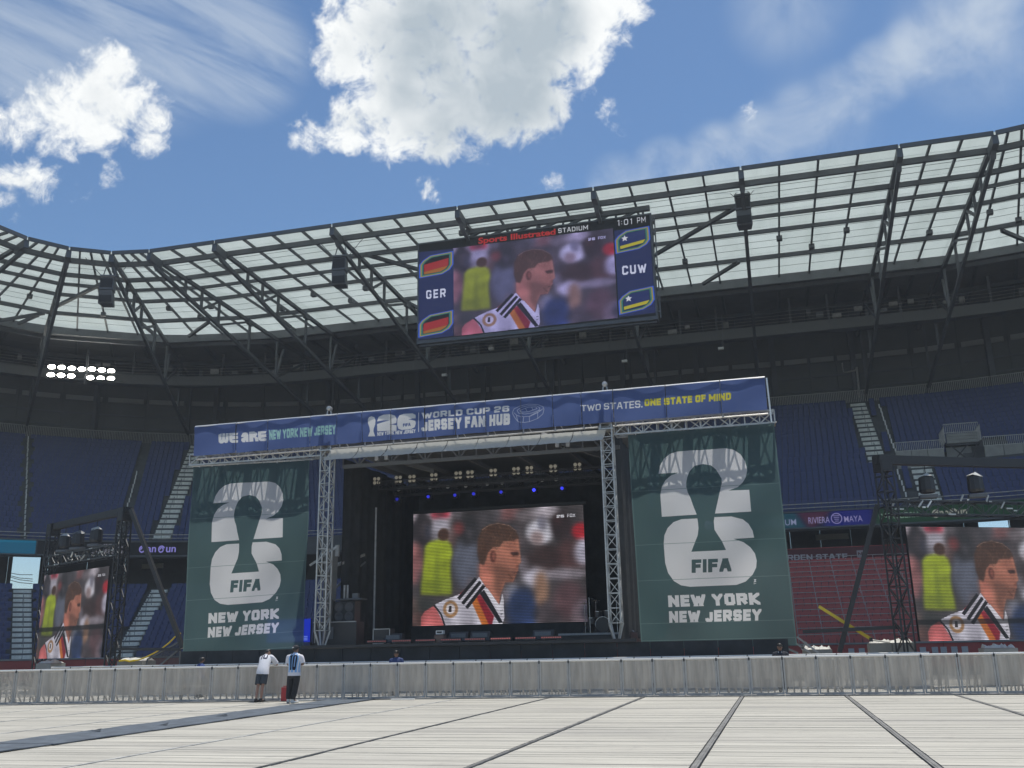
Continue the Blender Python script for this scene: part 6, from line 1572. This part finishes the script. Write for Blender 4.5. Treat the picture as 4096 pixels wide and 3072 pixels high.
# yellow straps
o = thing('yellow_strap', 'straight taut yellow strap slanting down in front of the red seats', 'strap', tuple(at(5, 890, 1312, 38.4)))
MB().beam(at(5, 440, 1028, 38.6), at(5, 893, 1312, 38.4), .07, .11).build('webbing', yellow, o); MB().box(at(5, 890, 1315, 38.4), (.12, .1, .14)).build('ratchet', black_steel, o)
MB().tube([at(5, 900, 1318, 38.4), at(5, 1050, 1340, 38.9)], .03, 5).build('tail', tarp, o)
o = thing('yellow_hose', 'slack yellow hose sagging from the ballast block towards the left green banner', 'hose', tuple(at(1, 1160, 1172, 38.4)))
pts = [at(1, x, y, 38.4) for x, y in ((1150, 1174), (1200, 1165), (1260, 1142), (1330, 1108), (1400, 1066), (1460, 1020), (1510, 968), (1560, 935))]
MB().tube(pts, .032, 6).build('hose', yellow, o); MB().tube([at(1, x, y, 38.4) for x, y in ((1030, 1176), (1080, 1168), (1120, 1178), (1165, 1170))], .045, 6).build('coil', yellow, o)
# white boards fixed to the red front wall
wy0 = BW.yc+fw_r-.04
for k, x in enumerate((3280, 3405, 3447, 3692, 3740, 3775, 3818, 3860)):
    P = atY(x, 2600, wy0); lb = ['small grey-white board on the red front wall, '+q for q in ('nearest the right green banner', 'second from the right green banner', 'just left of the gantry ballast', 'first to the right of the gantry ballast', 'second to the right of the gantry ballast', 'third from the right gantry ballast', 'fourth to the right of the gantry ballast', 'fifth and farthest right of the gantry ballast')][k]
    t_ = thing('wall_sign', lb, 'sign', tuple(P), 0, 'pale boards on the red front wall')
    MB().box((P.x, P.y, 1.0), (.34, .02, .36)).build('board', mat('pale sign board', (.5, .5, .5), .6), t_); MB().box((P.x, P.y, .62), (.05, .02, .42)).build('bracket', steel_grey, t_)
# painted emblem on the red wall at far left: a white animal shape and a spotted ball
uw = BW.find(75, fw_r-.05, .8, lo, -30); P = BW(fw_r-.06, uw, 0); rz = BW.rot(uw)
em = thing('painted_emblem', 'white animal shape and spotted ball painted on the red wall at far left', 'emblem', (P.x, P.y, .8), rz)
def flat(name, pts, m_, y=0.0, th=.012):
    q = MB(); n = len(pts); q._add([(x, y, z) for x, z in pts]+[(x, y+th, z) for x, z in pts], [tuple(range(n))[::-1], tuple(range(n, 2*n))]+[(i, (i+1) % n, (i+1) % n+n, i+n) for i in range(n)]); return q.build(name, m_, em, off=(0, 0, 0))
dull_w = mat('dull white paint', (.5, .5, .5), .6)
flat('animal', [(-1.2, -.5), (-.9, -.2), (-.3, .15), (.2, .2), (.45, .0), (.35, -.25), (.2, -.5)], dull_w)
flat('tail', [(-1.5, -.4), (-1.35, -.1), (-1.5, .1), (-1.3, .12), (-1.2, -.1), (-1.38, -.42)], dull_w)
flat('ball', [(.85+.36*math.cos(k*math.pi/8), .12+.36*math.sin(k*math.pi/8)) for k in range(16)], mat('dark red paint', (.14, .015, .02), .6))
for x, z in ((.75, .2), (1.0, .15), (.85, -.08), (.62, .0), (.9, .38)): flat('spot', [(x+.085*math.cos(k*math.pi/3), z+.085*math.sin(k*math.pi/3)) for k in range(6)], dull_w, -.006, .01)
# scaffold stair side left of the stage, behind the banner edge
sc2 = thing('scaffold_screen', 'dark scaffold frame with netting beside the left end of the stage', 'scaffold', tuple(at(1, 1400, 1220, 38.9)))
net = mat('dark scaffold netting', (.09, .095, .10), .8, clear=.35)
q = [at(1, 1275, 1160, 38.9), at(1, 1555, 1005, 38.9), at(1, 1555, 1235, 38.9), at(1, 1262, 1235, 38.9)]
MB().quad(q[0], q[3], q[2], q[1]).build('netting', net, sc2)
for a, b in ((0, 1), (0, 3), (1, 2)): MB().beam(q[a], q[b], .06).build('tube', steel_grey, sc2)
MB().beam(at(1, 1360, 1230, 38.8), at(1, 1545, 1075, 38.8), .06).build('tube', steel_grey, sc2)
# small lit blue board at the stage side, seen through the left banner
c = Canvas(180, 110, (.06, .16, .70))
for k in range(6): c.line([(20, 30+k*5), (110-k*6, 22+k*7)], 2, (.35, .5, .9))
for k in range(3): c.line([(60, 84+k*8), (170, 84+k*8)], 3.5, (.5, .6, .92))
Pa, Pb = at(2, 800, 820, 38.9), at(2, 1166, 1010, 38.9)
bs_, _ = led_wall('led_screen', 'small blue lit screen at the stage side partly behind the left banner', [Vector((Pa.x, 38.9, Pa.z)), Vector((Pb.x, 38.9, Pa.z)), Vector((Pb.x, 38.9, Pb.z)), Vector((Pa.x, 38.9, Pb.z))], c.image('blue_side_picture'), .8, (3, 2))
MB().beam((Pb.x, 39.0, DECK-.2), (Pb.x, 39.0, Pb.z), .08).build('stand', black_steel, bs_)
# raking struts at the foot of the right banner
bs = thing('banner_brace', 'pale lattice brace leaning at the foot of the right green banner', 'brace', tuple(at(5, 330, 1400, 38.5)))
A_, B_ = at(5, 165, 1390, 38.4), at(5, 262, 1310, 38.4); C_, D2 = at(5, 250, 1425, 38.5), at(5, 410, 1425, 38.5)
for a, b in ((at(5, 250, 1290, 38.4), at(5, 440, 1432, 38.4)), (at(5, 240, 1345, 38.5), at(5, 370, 1432, 38.5)), (at(5, 290, 1400, 38.5), at(5, 330, 1335, 38.5)), (at(5, 140, 1380, 38.5), at(5, 260, 1432, 38.5))): MB().beam(a, b, .07).build('strut', alu_dull, bs)
# wires in the gap at the far left
for k, (ya, yb) in enumerate(((2290, 2299), (2300, 2316), (2305, 2325), (2318, 2335))):
    a, b = atY(30, ya, 120), atY(130, yb, 118); t_ = thing('power_line', f'thin overhead wire seen through the gap at far left, {ORD[k+1]} from the top', 'wire', tuple(a), 0, 'overhead wires outside the stadium')
    MB().tube([a, lerp(a, b, .5)-Vector((0, 0, .15)), b], .05, 4).build('wire', black_steel, t_)
# ------------------------------------------------------------------ thin haze added to imitate lens veil: far dark things pale a little
hz_m = bpy.data.materials.new('thin lens-veil haze'); hz_m.use_nodes = True; t = NT(hz_m.node_tree)
t.n.remove(t.n['Principled BSDF'])
pv = t.new('ShaderNodeVolumePrincipled'); pv.inputs['Color'].default_value = (0.86, 0.93, 1.0, 1); pv.inputs['Density'].default_value = 0.0007; pv.inputs['Anisotropy'].default_value = 0.0
t.l.new(pv.outputs[0], t.n['Material Output'].inputs['Volume'])
tag(MB().bbox((-905, -905, -1.25), (905, 905, 34.0)).build('haze', hz_m), kind='stuff')
